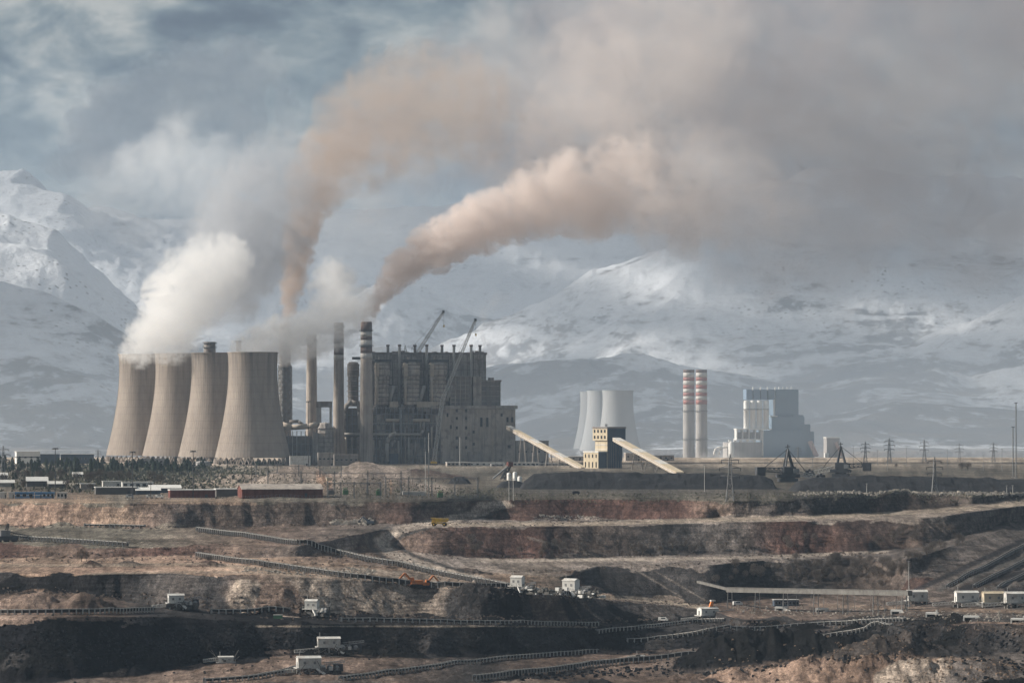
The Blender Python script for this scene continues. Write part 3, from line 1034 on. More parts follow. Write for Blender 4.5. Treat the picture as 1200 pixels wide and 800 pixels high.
def building(name, label, cat, x0, x1, yt, yb, depth, yaw=0.0, wall='wall', roof='roof', shape='flat', win=None, D=None, group=None, door=True, band=None):
    u = (x0 + x1) / 2
    p = gp_at(u, yb) if D is None else Vector(((u - 600) / F * D, D, 0))
    D = p.y
    S = D / F
    if D > 3000:
        depth = depth * 1.0
    z = gz(p.x, D) if D else p.z
    t = thing(name, label, cat, (p.x, p.y, z - .15), math.radians(yaw), group)
    w = (x1 - x0) * S / max(.5, math.cos(math.radians(yaw))) / 2
    h = max(2.2, -(yt - HOR) * S - z)
    e = h * (.62 if shape == 'gable' else .9 if h < 6 else .96)
    mb = MB()
    if shape == 'gable':
        mb.gable(-w, w, 0, depth, -.5, e, h - .25)
        mb.build('wall', M[wall], t)
        r = MB()
        ov = .5
        for y0, y1, za, zb in ((-ov, depth / 2, e - (h - e) * ov / (depth / 2), h), (depth + ov, depth / 2, e - (h - e) * ov / (depth / 2), h)):
            r.add([(-w - ov, y0, za), (w + ov, y0, za), (w + ov, y1, zb), (-w - ov, y1, zb), (-w - ov, y0, za + .22), (w + ov, y0, za + .22), (w + ov, y1, zb + .22), (-w - ov, y1, zb + .22)],
                  [(0, 1, 2, 3), (7, 6, 5, 4), (0, 4, 5, 1), (1, 5, 6, 2), (2, 6, 7, 3), (3, 7, 4, 0)])
        r.build('roof', M[roof], t)
    else:
        mb.box(-w, w, 0, depth, -.5, e)
        mb.build('wall', M[wall], t)
        MB().box(-w - .3, w + .3, -.3, depth + .3, e + .005, h).build('roof', M[roof], t)
    if band:
        MB().box(-w - .08, w + .08, -.08, depth + .08, e * .5, e * .62).build('stripe', M[band], t)
    if win:
        nx, ny = win
        for i in range(nx):
            for j in range(ny):
                cx = -w + (i + .5) * 2 * w / nx
                cz = e * (j + .55) / ny
                ww, hh = min(.55 * 2 * w / nx, 2.4) / 2, min(.45 * e / ny, 1.6) / 2
                if i == 0 and j == 0:
                    fr = MB().box(-ww - .12, ww + .12, -.1, .06, -hh - .12, hh + .12).build('window', M['galv'], t)
                    gl = MB().box(-ww, ww, -.14, .02, -hh, hh).build('pane', M['glass'], fr)
                    fr.location = (cx, 0, cz)
                    f0 = fr
                else:
                    fr = f0.copy()
                    COL.objects.link(fr)
                    fr.location = (cx, 0, cz)
                    g2 = KIDS[f0.name][0].copy()
                    COL.objects.link(g2)
                    g2.parent = fr
                    KIDS.setdefault(t.name, []).append(fr)
                    KIDS[fr.name] = [g2]
    if door and h > 2.5:
        MB().box(w * .55, w * .55 + min(1.6, w * .3), -.12, .05, 0, min(2.3, e * .8)).build('door', M['darksteel'], t)
    return t


# ------------------------------------------------------------------ the old boiler house with its units, ducts and roof stacks
D0 = 4000.0
t = thing('boiler_house', 'huge soot stained boiler house with a row of small stacks on its roof', 'power station', ((560 - 600) / F * D0, D0, gz((560 - 600) / F * D0, D0)), math.radians(9))
lx, lz = local(t, 560, D0)
S0 = D0 / F


def bx(x0, x1, yt, yb, d0, d1):
    return MB().box(lx(x0), lx(x1), d0, d1, lz(yb), lz(yt))


main = bx(436, 573.5, 415, 475, 22, 72).build('main_block', M['wall'], t)
par = bx(435, 574.5, 412.5, 415, 21, 73).build('parapet', M['soot'], main)
lv = MB()
for y in (424, 433, 442, 451, 460, 468):
    lv.box(lx(436), lx(573.5), 21.3, 21.95, lz(y) - .35, lz(y) + .35)
for u in np.arange(440, 573, 7.4):
    lv.box(lx(u) - .5, lx(u) + .5, 21.5, 21.95, lz(474), lz(416))
o = lv.build('cladding_rail', M['soot'], main)
o['kind'] = 'stuff'
hall = bx(516, 604.5, 479, 544.5, 0, 62).build('turbine_hall', M['hall'], t)
bx(505, 607, 475, 478.8, -1.5, 64).build('roof_slab', M['wall'], hall)
cl = MB()
for u in np.arange(519, 604, 5.3):
    cl.box(lx(u) - .45, lx(u) + .45, -.5, -.02, lz(543), lz(480))
for y in (497, 515, 532):
    cl.box(lx(516), lx(604.4), -.35, -.03, lz(y) - .4, lz(y) + .4)
o = cl.build('cladding_rail', M['hall'], hall)
o['kind'] = 'stuff'
wins = [(u, y, 2.0, 3.0) for u in (535, 546) for y in (481, 490, 501, 513, 524)] + [(564, 494.5, 2.4, 10.5), (571, 494.5, 2.4, 10.5), (595, 491.5, 2.2, 5.5), (600.5, 491.5, 2.2, 5.5), (588, 486, 2, 3), (597, 523, 3, 3), (524, 486, 1.6, 4), (528, 500, 1.6, 4), (555, 520, 2, 3), (555, 506, 2, 3)]
for u, y, w, h in wins:
    f = MB().box(lx(u - w / 2) - .3, lx(u + w / 2) + .3, -.75, -.1, lz(y + h / 2) - .3, lz(y - h / 2) + .3).build('window', M['soot'], t)
    MB().box(lx(u - w / 2), lx(u + w / 2), -.85, -.2, lz(y + h / 2), lz(y - h / 2)).build('pane', M['glass'], f)
MB().box(lx(576), lx(578.3), -1.6, -.55, lz(543), lz(505)).build('pilaster', M['duct'], t)
MB().box(lx(548), lx(566), -2.2, -.55, lz(543), lz(529)).build('loading_bay', M['wall'], t)
bb = bx(566, 589, 447, 475, 12, 44).build('bunker_block', M['soot'], t)
bx(565, 590, 445, 447, 11, 45).build('parapet', M['wall'], bb)
for y in (452, 458, 464, 470):
    MB().box(lx(565.8), lx(589.2), 11.4, 11.95, lz(y) - .3, lz(y) + .3).build('cladding_rail', M['wall'], bb)
bx(556, 566, 441, 475, 10, 30).build('stair_tower', M['hall'], t)
bx(577, 582, 442, 445, 18, 30).build('vent_house', M['wall'], t)
lo = bx(433, 516, 476, 544.5, 24, 62).build('rear_hall', M['soot'], t)
bx(432, 517, 473.5, 476, 20, 63).build('roof_slab', M['wall'], lo)
for u in (458, 470.3, 490, 502.5, 522.2, 534.8, 555.3, 567.5):
    yb = 470 if u in (470.3, 502.5, 534.8, 555.3) else 425
    s = MB().tube((lx(u), 19.6 if yb == 470 else 30, lz(yb)), (lx(u), 19.6 if yb == 470 else 30, lz(404)), 1.55, 1.45, 12).build('roof_stack', M['pipe'] if yb == 470 else M['soot'], t, True)
    MB().tube((lx(u), 19.6 if yb == 470 else 30, lz(405.5)), (lx(u), 19.6 if yb == 470 else 30, lz(403.4)), 1.85, 1.85, 12).build('cowl', M['band_grey'], s)
MB().lattice((lx(478.5), 30, lz(412.5)), (lx(478.5), 30, lz(404)), 3.2, .3, 4, .25).build('lattice_mast', M['steel'], t)
rc = random.Random(4)
for i in range(16):
    u = rc.uniform(438, 570)
    w = rc.uniform(1, 4)
    bx(u, u + w, 412.5 - rc.uniform(.8, 2.2), 412.4, 24 + rc.uniform(0, 10), 40).build('roof_plant', M[rc.choice(['soot', 'wall', 'pipe'])], t)
# four boiler units in front of the main block
for k, (u, r, y0, y1) in enumerate([(448, 9.2, 424, 474), (482.5, 10.5, 424, 474), (514, 11.0, 424, 474)]):
    x, y = lx(u), 9.5
    un = MB().lathe([(r * .93 * S0, lz(y1)), (r * .93 * S0, lz(441)), (r * S0, lz(440.5)), (r * S0, lz(427)), (r * .8 * S0, lz(y0)), (.1, lz(y0 - .5))], 20, (x, y), cap=False).build('boiler_unit', M['hall'], t, True)
    for yy in (427.5, 432, 440, 445, 450, 455, 460, 465, 470):
        rr_ = (r if yy < 441 else r * .93) * S0
        MB().lathe([(rr_, lz(yy) - .5), (rr_ + .7, lz(yy) - .5), (rr_ + .7, lz(yy) + .5), (rr_, lz(yy) + .5)], 20, (x, y), cap=False).build('ring', M['soot'], un)
    MB().tube((x - r * .72 * S0, y - 6.2, lz(474)), (x - r * .72 * S0, y - 6.2, lz(441)), 1.9 * S0, None, 12).build('riser', M['duct'], un, True)
    MB().box(x - r * .9 * S0, x - r * .5 * S0, y - 9, y - 4, lz(441), lz(426)).build('lift_shaft', M['duct'], un)
    MB().box(x - r * 1.05 * S0, x + r * 1.1 * S0, y - 8, y + 6, lz(423.5), lz(421.5)).build('head_platform', M['darksteel'], un)
    MB().box(x - r * .4 * S0, x + r * .5 * S0, y - 5, y + 3, lz(421.4), lz(418.5)).build('head_house', M['wall'], un)
    MB().tube((x + r * .9 * S0, y - 4, lz(470)), (x + r * 1.45 * S0, y - 4, lz(452)), 2.2 * S0, None, 10).build('slanted_duct', M['pipe'], un, True)
bunk = bx(528, 553, 441, 476, 4, 20).build('boiler_unit', M['soot'], t)
for y in (441, 446, 451, 456, 461, 466, 471):
    MB().box(lx(527.6), lx(553.4), 3.3, 3.95, lz(y) - .3, lz(y) + .3).build('gallery', M['wall'], bunk)
for u in (528.5, 534, 540, 546, 552.5):
    MB().box(lx(u) - .4, lx(u) + .4, 3.2, 3.9, lz(476), lz(440)).build('column', M['wall'], bunk)


def pipe_run(name, pts, r, m, parent, n=12):
    mb = MB()
    for a, b_ in zip(pts[:-1], pts[1:]):
        mb.tube(a, b_, r, None, n)
    for p in pts[1:-1]:
        mb.lathe([(.01, p[2] - r), (r * .7, p[2] - r * .7), (r, p[2]), (r * .7, p[2] + r * .7), (.01, p[2] + r)], n, (p[0], p[1]), cap=False)
    return mb.build(name, m, parent, True)


def P(u, y, d):
    return (lx(u), d, lz(y))


for u in (438, 469, 501):
    hood = pipe_run('flue_hood', [P(u, 512, 6), P(u, 486, 6), P(u + 1.5, 479, 6), P(u + 5, 474.5, 6), P(u + 10, 473, 7), P(u + 14, 476, 8), P(u + 15.5, 483, 8), P(u + 15.5, 510, 8)], 3.3 * S0, M['soot'], t)
    MB().box(lx(u + 3), lx(u + 13), 4, 12, lz(507), lz(485)).build('filter_box', M['wall'], hood)
for x0, x1 in ((451, 467), (483, 503)):
    pipe_run('cross_duct', [P(x0, 492.3, -1), P(x1, 492.3, -1)], 2.0 * S0, M['duct'], t)
    pipe_run('drop_leg', [P(x0 + 9, 493, -1), P(x0 + 9.5, 508, -1)], 1.2 * S0, M['pipe'], t)
for x0, x1 in ((456, 466), (488, 513)):
    bx(x0, x1, 470.5, 477, 0, 12).build('fan_house', M['duct'], t)
    bx(x0 + .6, x1 - .6, 478.5, 482, 1, 12).build('fan_base', M['soot'], t)
pipe_run('main_pipe', [P(425, 508.6, -3), P(492, 508.6, -3), P(495, 504, -3), P(495.5, 494, -2)], 1.5 * S0, M['pipe'], t)
pipe_run('elbow_duct', [P(463, 507, -5), P(458, 509, -5), P(454, 513, -5), P(452.2, 519, -5), P(452.2, 540, -5)], 2.3 * S0, M['pipe'], t)
pipe_run('elbow_duct', [P(462, 516, -6), P(458.5, 518, -6), P(457.5, 523, -6)], 1.4 * S0, M['pipe'], t)
for u, y0, y1, m_ in ((436.5, 515, 532, 'duct'), (505, 500, 525, 'duct'), (466, 516, 543, 'pipe'), (469, 480, 543, 'steel'), (474, 500, 543, 'wall'), (478, 512, 543, 'pipe'), (486, 515, 543, 'soot'), (497, 512, 543, 'wall'), (511, 487, 543, 'hall'), (444, 515, 541, 'soot')):
    pipe_run('vertical_leg', [P(u, y0, -2), P(u, y1, -2)], 1.15 * S0, M[m_], t, 10)
bx(434, 516, 525, 544.5, 2, 24).build('pump_house', M['wall'], t)
bx(455, 466, 531, 544, -3, 2).build('switch_room', M['navy'], t)
bx(474, 492, 519, 526, 0, 10).build('dust_bin', M['soot'], t)
st = MB()
for u in np.arange(435, 517, 5.4):
    st.beam(P(u, 544, .5), P(u, 476, .5), .7)
for y in (485, 497, 504, 514, 524, 534):
    st.beam(P(434, y, .5), P(516, y, .5), .7)
for i, u in enumerate(np.arange(435, 511, 10.8)):
    for y0, y1 in ((504, 485), (524, 504)):
        st.beam(P(u, y0, .4), P(u + 5.4, y1, .4), .45)
o = st.build('steel_frame', M['steel'], t)
o['kind'] = 'stuff'
gx_ = MB()
for y in (479, 497, 514):
    for u in np.arange(434, 516, 3.0):
        gx_.beam(P(u, y, -.6), P(u, y - 1.4, -.6), .22)
    gx_.beam(P(434, y - 1.4, -.6), P(516, y - 1.4, -.6), .22)
o = gx_.build('handrail', M['galv'], t)
o['kind'] = 'stuff'

# the second boiler block behind the banded chimneys
t = thing('boiler_block', 'narrow dark boiler block half hidden between the two banded chimneys', 'power station', ((413 - 600) / F * 4080, 4080, gz((413 - 600) / F * 4080, 4080)), math.radians(9))
lx, lz = local(t, 413, 4080)
un = MB().lathe([(6.4 * S0, lz(476)), (6.4 * S0, lz(441)), (7.2 * S0, lz(440)), (7.2 * S0, lz(427)), (5 * S0, lz(424)), (.1, lz(423.5))], 20, (lx(415), 8), cap=False).build('boiler_unit', M['soot'], t, True)
for yy in (427, 433, 440, 446, 452, 458, 464, 470):
    MB().lathe([(6.4 * S0, lz(yy) - .4), (7.7 * S0, lz(yy) - .4), (7.7 * S0, lz(yy) + .4), (6.4 * S0, lz(yy) + .4)], 20, (lx(415), 8), cap=False).build('ring', M['wall'], un)
MB().box(lx(401), lx(427), 2, 40, -1, lz(478)).build('lower_block', M['soot'], t)
MB().box(lx(414), lx(436), 4, 14, lz(421), lz(418)).build('head_platform', M['darksteel'], t)
pipe_run('flue_hood', [P(403, 520, -1), P(403, 484, -1), P(406, 475, -1), P(412, 471, 0), P(420, 473, 0), P(422, 482, 0), P(422, 505, 0)], 2.8 * S0, M['wall'], t)
pipe_run('main_pipe', [P(400, 508.5, -4), P(424, 508.5, -4)], 1.5 * S0, M['pipe'], t)
for u in (405, 412, 419):
    pipe_run('vertical_leg', [P(u, 512, -4), P(u, 541, -4)], 1.4 * S0, M['duct' if u == 405 else 'wall'], t, 10)
bkf = MB()
for y in (486, 497, 514, 526):
    bkf.beam(P(400, y, 1), P(427, y, 1), .7)
for u in (401, 407, 413, 420, 426):
    bkf.beam(P(u, 543, 1), P(u, 478, 1), .7)
o = bkf.build('steel_frame', M['steel'], t)
o['kind'] = 'stuff'

# flue gas hall with the tan duct beside the nearest cooling tower
t = thing('filter_hall', 'low dark filter hall with a flared tan duct on top beside the nearest cooling tower', 'industrial hall', ((362 - 600) / F * 3930, 3930, gz((362 - 600) / F * 3930, 3930)), math.radians(6))
lx, lz = local(t, 362, 3930)
MB().box(lx(335), lx(374), 2, 30, -1, lz(511)).build('hall', M['soot'], t)
pipe_run('flared_duct', [P(341, 500.5, 6), P(361, 499.5, 6), P(372, 497, 6)], 3.2 * S0, M['duct'], t)
MB().tube(P(332, 500.5, 6), P(342, 500.5, 6), 6.2 * S0, 3.2 * S0, 16).build('flare', M['duct'], t, True)
pipe_run('roof_duct', [P(340, 494, 14), P(350, 493.5, 14), P(356, 498, 14)], 2.0 * S0, M['soot'], t)
dm = MB().lathe([(10.5 * S0, -1), (10.5 * S0, lz(507)), (9.5 * S0, lz(501)), (6 * S0, lz(495.5)), (.1, lz(494.5))], 8, (lx(381), 6), cap=False).build('domed_tank', M['wall'], t)
for yy in (502, 508, 513, 518, 523, 528):
    MB().lathe([(10 * S0, lz(yy) - .3), (11 * S0, lz(yy) - .3), (11 * S0, lz(yy) + .3), (10 * S0, lz(yy) + .3)], 8, (lx(381), 6), cap=False).build('ring', M['soot'], dm)
MB().box(lx(372.5), lx(391), 26, 34, lz(477), lz(470)).build('bridge_duct', M['soot'], t)
for u in (374, 377, 389.5):
    MB().box(lx(u) - 1.2, lx(u) + 1.2, 28, 32, -1, lz(476.8)).build('bridge_leg', M['pipe'], t)
for u in (338, 343, 348, 353, 358, 363, 368):
    MB().beam(P(u, 543, 1), P(u, 505, 1), .8).build('column', M['galv' if u in (343, 348) else 'steel'], t)
for y in (511, 520, 529):
    MB().beam(P(335, y, 1), P(374, y, 1), .8).build('floor_beam', M['steel'], t)
MB().box(lx(366), lx(373), -3, 2, -1, lz(507)).build('stair_tower', M['wall'], t)
building('tank_shed', 'pale low shed in front of the filter hall', 'shed', 340, 364, 534, 542, 8, 8, 'offwhite', 'roof', D=3860)
building('pump_house', 'grey flat pump house beneath the domed tank', 'building', 373, 392, 530, 542.5, 10, 8, 'wall', 'hall', D=3860, win=(4, 1))
building('pump_house', 'long low dark pump house beneath the banded chimneys', 'building', 392, 420, 532, 543, 10, 8, 'soot', 'wall', D=3850, win=(5, 1))
building('annex_hall', 'pale corrugated annex at the end of the boiler house below the conveyor', 'industrial hall', 605, 643, 516, 543, 30, 10, 'hall', 'wall', D=4010, win=(5, 1))


# ------------------------------------------------------------------ cranes over the boiler house
def crane(label, foot, knee, tip, D, w, dd=0):
    a, k, e = pt(*foot, D), pt(*knee, D), pt(*tip, D)
    a.z = gz(a.x, a.y)
    t = thing('crane', label, 'crane', a, 0, 'lattice cranes at the boiler house')
    k, e = k - a, e - a
    z = Vector((0, 0, 0))
    MB().lattice(z + Vector((0, 0, 3)), k, w, w, max(6, int(k.length / (w * 1.4))), w * .2).build('mast', M['galv'], t)
    MB().lattice(k, e, w * .95, w * .5, max(6, int((e - k).length / (w * 1.4))), w * .2).build('jib', M['galv'], t)
    MB().box(-3.4, 3.4, -3, 3, 1.1, 3.4).build('cabin', M['yellow'], t)
    for y in (-3.4, 2.2):
        MB().box(-4.2, 4.2, y, y + 1.2, -.2, 1.1).build('crawler_track', M['darksteel'], t)
    MB().box(3.4, 6.5, -2, 2, 1.5, 3.6).build('counterweight', M['darksteel'], t)
    hk = Vector((e.x + .6, 0, e.z - 14))
    c = MB().beam(e, hk, .22).build('hoist_rope', M['darksteel'], t)
    MB().box(hk.x - .8, hk.x + .8, -.5, .5, hk.z - 2.4, hk.z).build('hook_block', M['yellow'], c)
    MB().beam(k + Vector((-7, 0, 4)), e, .22).beam(k + Vector((-7, 0, 4)), Vector((6, 0, 3)), .22).beam(k, k + Vector((-7, 0, 4)), .5).build('pendant', M['darksteel'], t)
    MB().box(e.x - 1.4, e.x + 1.4, -1.2, 1.2, e.z - 1.6, e.z + 1.6).build('jib_head', M['darksteel'], t)


crane('lattice crane with its jib raised above the middle of the boiler house roof', (486, 544), (490, 412), (519.5, 365.5), 4100, 3.5)
crane('tall crawler crane in front of the boiler house with its jib leaning over the roof', (508.5, 546), (518.5, 468), (557, 375), 3930, 3.5)


# ------------------------------------------------------------------ coal transfer tower and its two inclined galleries
DT = 3650.0
t = thing('transfer_tower', 'cream transfer tower with shaded faces coloured dark blue between the two inclined conveyor galleries', 'transfer tower', ((712 - 600) / F * DT, DT, gz((712 - 600) / F * DT, DT)), math.radians(38))
ST = DT / F
zt_ = t.location.z
hz_ = lambda y: -(y - HOR) * ST - zt_
c38, s38 = math.cos(math.radians(38)), math.sin(math.radians(38))
wf, wl = 17 * ST / c38, 14 * ST / s38
shade_nv = M['navy']  # dark tone for the cream tower's unlit faces, shade put into the colour
cr = M['cream']


def shade_toned(name, x0, x1, y0, y1, z0, z1, parent, left=True):  # cream on the sunlit end only, painted shade on the other faces
    o = MB().box(x0, x1, y0, y1, z0, z1).build(name, shade_nv, parent)
    if left:
        MB().box(x0 - .25, x0 - .02, y0 + .05, y1 - .05, z0, z1 - .05).build('end_wall', cr, o)
    return o


tall = shade_toned('tall_block', 0, wf, 0, wl, -1, hz_(510), t)
MB().box(wf * .75, wf, -.8, -.02, hz_(540), hz_(515)).build('lift_shaft', shade_nv, tall)
up = shade_toned('upper_block', -1.5, wf + 3.5, -1.5, wl + 2, hz_(516), hz_(502), t)
MB().box(-2.2, wf + 4, -2, wl + 2.5, hz_(501.9), hz_(500)).build('parapet', M['soot'], up)
lowb = shade_toned('low_block', -10.5, 1, 1.0, wl + 5, -1, hz_(530), t)
MB().box(-11, 1.4, .6, wl + 5.4, hz_(529.8), hz_(528.3)).build('parapet', M['roof'], lowb)
for i in range(4):
    y = -.6 + (i + .5) * (wl + 2) / 4
    for z in (505, 512):
        w = MB().box(-2.15, -1.72, y - .9, y + .9, hz_(z) - 1.4, hz_(z) + 1.4).build('window', M['glass'], up)
for i in range(4):
    y = 1.5 + (i + .5) * (wl + 3) / 4
    for z0, z1 in ((536, 532), (547.5, 541)):
        MB().box(-11.15, -10.72, y - .55, y + .55, hz_(z0), hz_(z1)).build('window', M['glass'], lowb)
for y in (521, 526.5):
    MB().box(-.6, -.27, .4, wl - .4, hz_(y) - .25, hz_(y) + .25).build('string_course', M['offwhite'], tall)
for k in range(3):
    MB().beam((-1 + k, 2, hz_(500)), (-1 + k, 2, hz_(496.5)), .4).build('roof_post', M['darksteel'], up)
for i in range(6):
    x = wf * (i + .5) / 6
    MB().box(x - .3, x + .3, -.22, -.02, -.5, hz_(518)).build('cladding_rail', M['soot'], tall)


def gallery(label, a, b, Da, Db, w, h, legs):
    A, B = pt(*a, Da), pt(*b, Db)
    B.z = max(B.z, gz(B.x, B.y) + .5)
    t = thing('conveyor_gallery', label, 'conveyor', A, 0, 'inclined coal conveyor galleries')
    B = B - A
    d = B.normalized()
    p = d.cross(Vector((0, 0, 1))).normalized()
    q = p.cross(d)
    Z = Vector((0, 0, 0))

    def slab(name, f0, f1, wx, z0, z1, m, parent):
        a0, b0 = B * f0, B * f1
        vs = [c + p * sx * wx + q * z for c in (a0, b0) for z in (z0, z1) for sx in (-1, 1)]
        return MB().add(vs, [(0, 1, 3, 2), (4, 6, 7, 5), (0, 4, 5, 1), (2, 3, 7, 6), (0, 2, 6, 4), (1, 5, 7, 3)]).build(name, m, parent)
    body = slab('gallery_body', 0, 1, w / 2, -h, 0, M['duct'], t)
    n = 9
    for i in range(n):
        slab('roof_sheet', i / n + .002, (i + 1) / n - .002, w / 2 + .4, .02, .45, M['cream'] if i % 3 else M['offwhite'], t)
    slab('side_rail', 0, 1, w / 2 + .12, -h * .62, -h * .48, M['offwhite'], body)
    for i in range(1, 24):
        c = B * (i / 24)
        MB().add([c + p * sx * (w / 2 + .06) + q * z + d * e for sx in (-1, 1) for z in (-h, -.05) for e in (-.25, .25)], [(0, 1, 3, 2), (4, 6, 7, 5), (0, 4, 5, 1), (2, 3, 7, 6), (0, 2, 6, 4), (1, 5, 7, 3)]).build('frame_post', M['duct'], body)
    for f in legs:
        c = A + B * f
        zf = gz(c.x, c.y) - A.z - .5
        top = B * f + q * -h
        for sx in (-1, 1):
            MB().beam(top + p * sx * w * .35, Vector(((top + p * sx * w * .8).x, (top + p * sx * w * .8).y, zf)), .9).build('trestle_leg', M['hall'], t)
        MB().beam(top + p * w * .55 + Vector((0, 0, (zf - top.z) * .5)), top - p * w * .55 + Vector((0, 0, (zf - top.z) * .5)), .6).build('trestle_tie', M['hall'], t)


gallery('long cream conveyor gallery sloping from the boiler house down to the transfer tower', (596, 499), (684, 549), 3975, 3660, 4.6, 3.6, (.2, .38, .56, .72, .86))
gallery('cream conveyor gallery sloping from the transfer tower down to the coal heap', (722, 513), (797, 553.5), 3635, 3300, 6.6, 3.2, (.35, .55, .72, .88))

# ------------------------------------------------------------------ the pale power station farther out on the plain
M['tower_b'] = mat('pale_tower_concrete', (.34, .35, .36), .9, .05, .02, .12)
GB = 'pale cooling towers of the far power station'
cooling_tower('pale cooling tower with a broad rim standing in front of its two neighbours', 724, 458, 5900, 24.0, 39.0, M['tower_b'], GB, 40)
cooling_tower('pale cooling tower half hidden behind the broad one', 705.5, 458.5, 6060, 24.0, 39.0, M['tower_b'], GB, 40)
cooling_tower('faint cooling tower edge farthest behind in the haze', 697, 459.5, 6220, 24.0, 39.0, M['tower_b'], GB, 40)
for cx, D, lab in ((807.2, 5560, 'red and white banded chimney nearer the transfer tower'), (822, 5500, 'red and white banded chimney nearer the pale blue power station')):
    bands = []
    ys = [433, 436.5, 442, 446, 451, 455.5, 460, 464, 468.5, 473.5]
    cols = ['band_grey', 'band_white', 'band_red', 'band_white', 'band_red', 'band_white', 'band_red', 'band_white', 'band_red']
    for y0, y1, c in zip(ys[:-1], ys[1:], cols):
        bands.append((y0, y1 - .06, c))
    chimney(lab, cx, 433, 6.4, 7.0, D, M['pale_concrete'], bands, (482, 515), 'banded chimneys of the far power station')
DB = 5650.0
t = thing('pale_power_station', 'stepped pale blue power station block with four white silos on the plain', 'power station', ((920 - 600) / F * DB, DB, gz((920 - 600) / F * DB, DB)), math.radians(8))
lx, lz = local(t, 920, DB)
SB = DB / F


def bb_(name, x0, x1, yt, yb, d0, d1, m, par=None):
    return MB().box(lx(x0), lx(x1), d0, d1, lz(yb), lz(yt)).build(name, M[m], par or t)


mb_ = bb_('boiler_tower', 911, 938.5, 456, 500, 14, 60, 'blue')
bb_('side_stair', 909, 910.8, 458, 490, 16, 20, 'white')
bb_('middle_block', 905.5, 944.5, 488, 506, 8, 64, 'blue')
bb_('upper_ledge', 904, 912, 487, 488, 6, 14, 'white')
bb_('side_block', 931, 944, 486, 490, 12, 50, 'blue')
bb_('step_block', 944.5, 952.3, 497, 536, 12, 56, 'blue')
bb_('step_block', 952.3, 957.5, 505.5, 536, 16, 50, 'blue')
bb_('main_hall', 894, 944.5, 504.2, 536, 2, 70, 'blue')
bb_('corner_stair', 893, 894, 504, 534, 0, 6, 'white')
for i, u in enumerate((875, 882.7, 890.4, 898.6)):
    s = MB().lathe([(3.2 * SB, lz(502.5)), (3.2 * SB, lz(479.8)), (3.35 * SB, lz(479.7)), (3.35 * SB, lz(478.9)), (3.2 * SB, lz(478.8)), (3.2 * SB, lz(471)), (2.6 * SB, lz(469.3)), (.1, lz(469))], 24, (lx(u), 8), cap=False).build('silo', M['white'], t, True)
    MB().lathe([(3.2 * SB, lz(480)), (3.7 * SB, lz(480)), (3.7 * SB, lz(479)), (3.2 * SB, lz(479))], 24, (lx(u), 8), cap=False).build('hoop', M['steel'], s)
for u in (879, 888, 896.5, 905.5):
    bb_('hopper_box', u - 3.6, u + 3.6, 456, 468, 10, 34, 'deepblue' if u != 905.5 else 'blue')
    MB().tube((lx(u + 3.6), 11, lz(457)), (lx(u + 4.8), 11, lz(453.5)), 1.0, .9, 8).build('vent_pipe', M['white'], t)
for u in (916, 921, 926, 931):
    MB().tube((lx(u), 20, lz(456)), (lx(u), 20, lz(453)), .9, None, 8).build('vent_pipe', M['white'], t)
bb_('deck', 862, 904, 502, 503.4, 0, 22, 'white')
for u in (863, 870, 877.5, 885, 892):
    bb_('portal_leg', u - .6, u + .6, 503.4, 514, 2, 18, 'white')
bb_('portal_floor', 862, 893, 514, 515.4, 0, 24, 'white')
for u in (866.5, 874, 881.5, 888.7):
    bb_('fan_unit', u - 2.2, u + 2.2, 506, 514, 6, 18, 'wall')
bb_('ash_hall', 852, 893, 518, 537, 4, 40, 'pale_concrete')
MB().lathe([(3.4 * SB, -1), (3.4 * SB, lz(519)), (.1, lz(516.5))], 20, (lx(856), 2), cap=False).build('ash_silo', M['white'], t, True)
for u in (836, 842):
    pipe_run('arched_pipe', [P(u, 533, 6), P(u + 1, 527, 6), P(u + 4, 524.3, 6), P(u + 10, 523.6, 6), P(u + 14, 524, 6)], 1.3, M['white'], t)
for u, y in ((855, 516.5), (861, 517), (868, 517), (876, 516.5), (884, 517)):
    bb_('roof_unit', u - 1.5, u + 1.5, y - 1.2, y + 1, 4, 8, 'white')
MB().beam(P(950, 517, 2), P(956.5, 534, -6), 7.5, 4).build('pink_gallery', M['pink'], t)
t = thing('ash_silo_tower', 'white square silo tower with a pink gallery past the pale blue power station', 'silo', ((976 - 600) / F * 5500, 5500, gz((976 - 600) / F * 5500, 5500)), math.radians(10))
lx, lz = local(t, 976, 5500)
MB().box(lx(968.5), lx(984), 0, 18, -1, lz(513)).build('silo_block', M['pale_concrete'], t)
MB().box(lx(968), lx(984.6), -.6, 18.6, lz(513), lz(512)).build('roof', M['white'], t)
MB().box(lx(966.5), lx(970), -4, 6, -1, lz(530.5)).build('annex', M['white'], t)
MB().beam(P(979, 518, -2), P(986, 534, -6), 6.5, 4).build('pink_gallery', M['pink'], t)
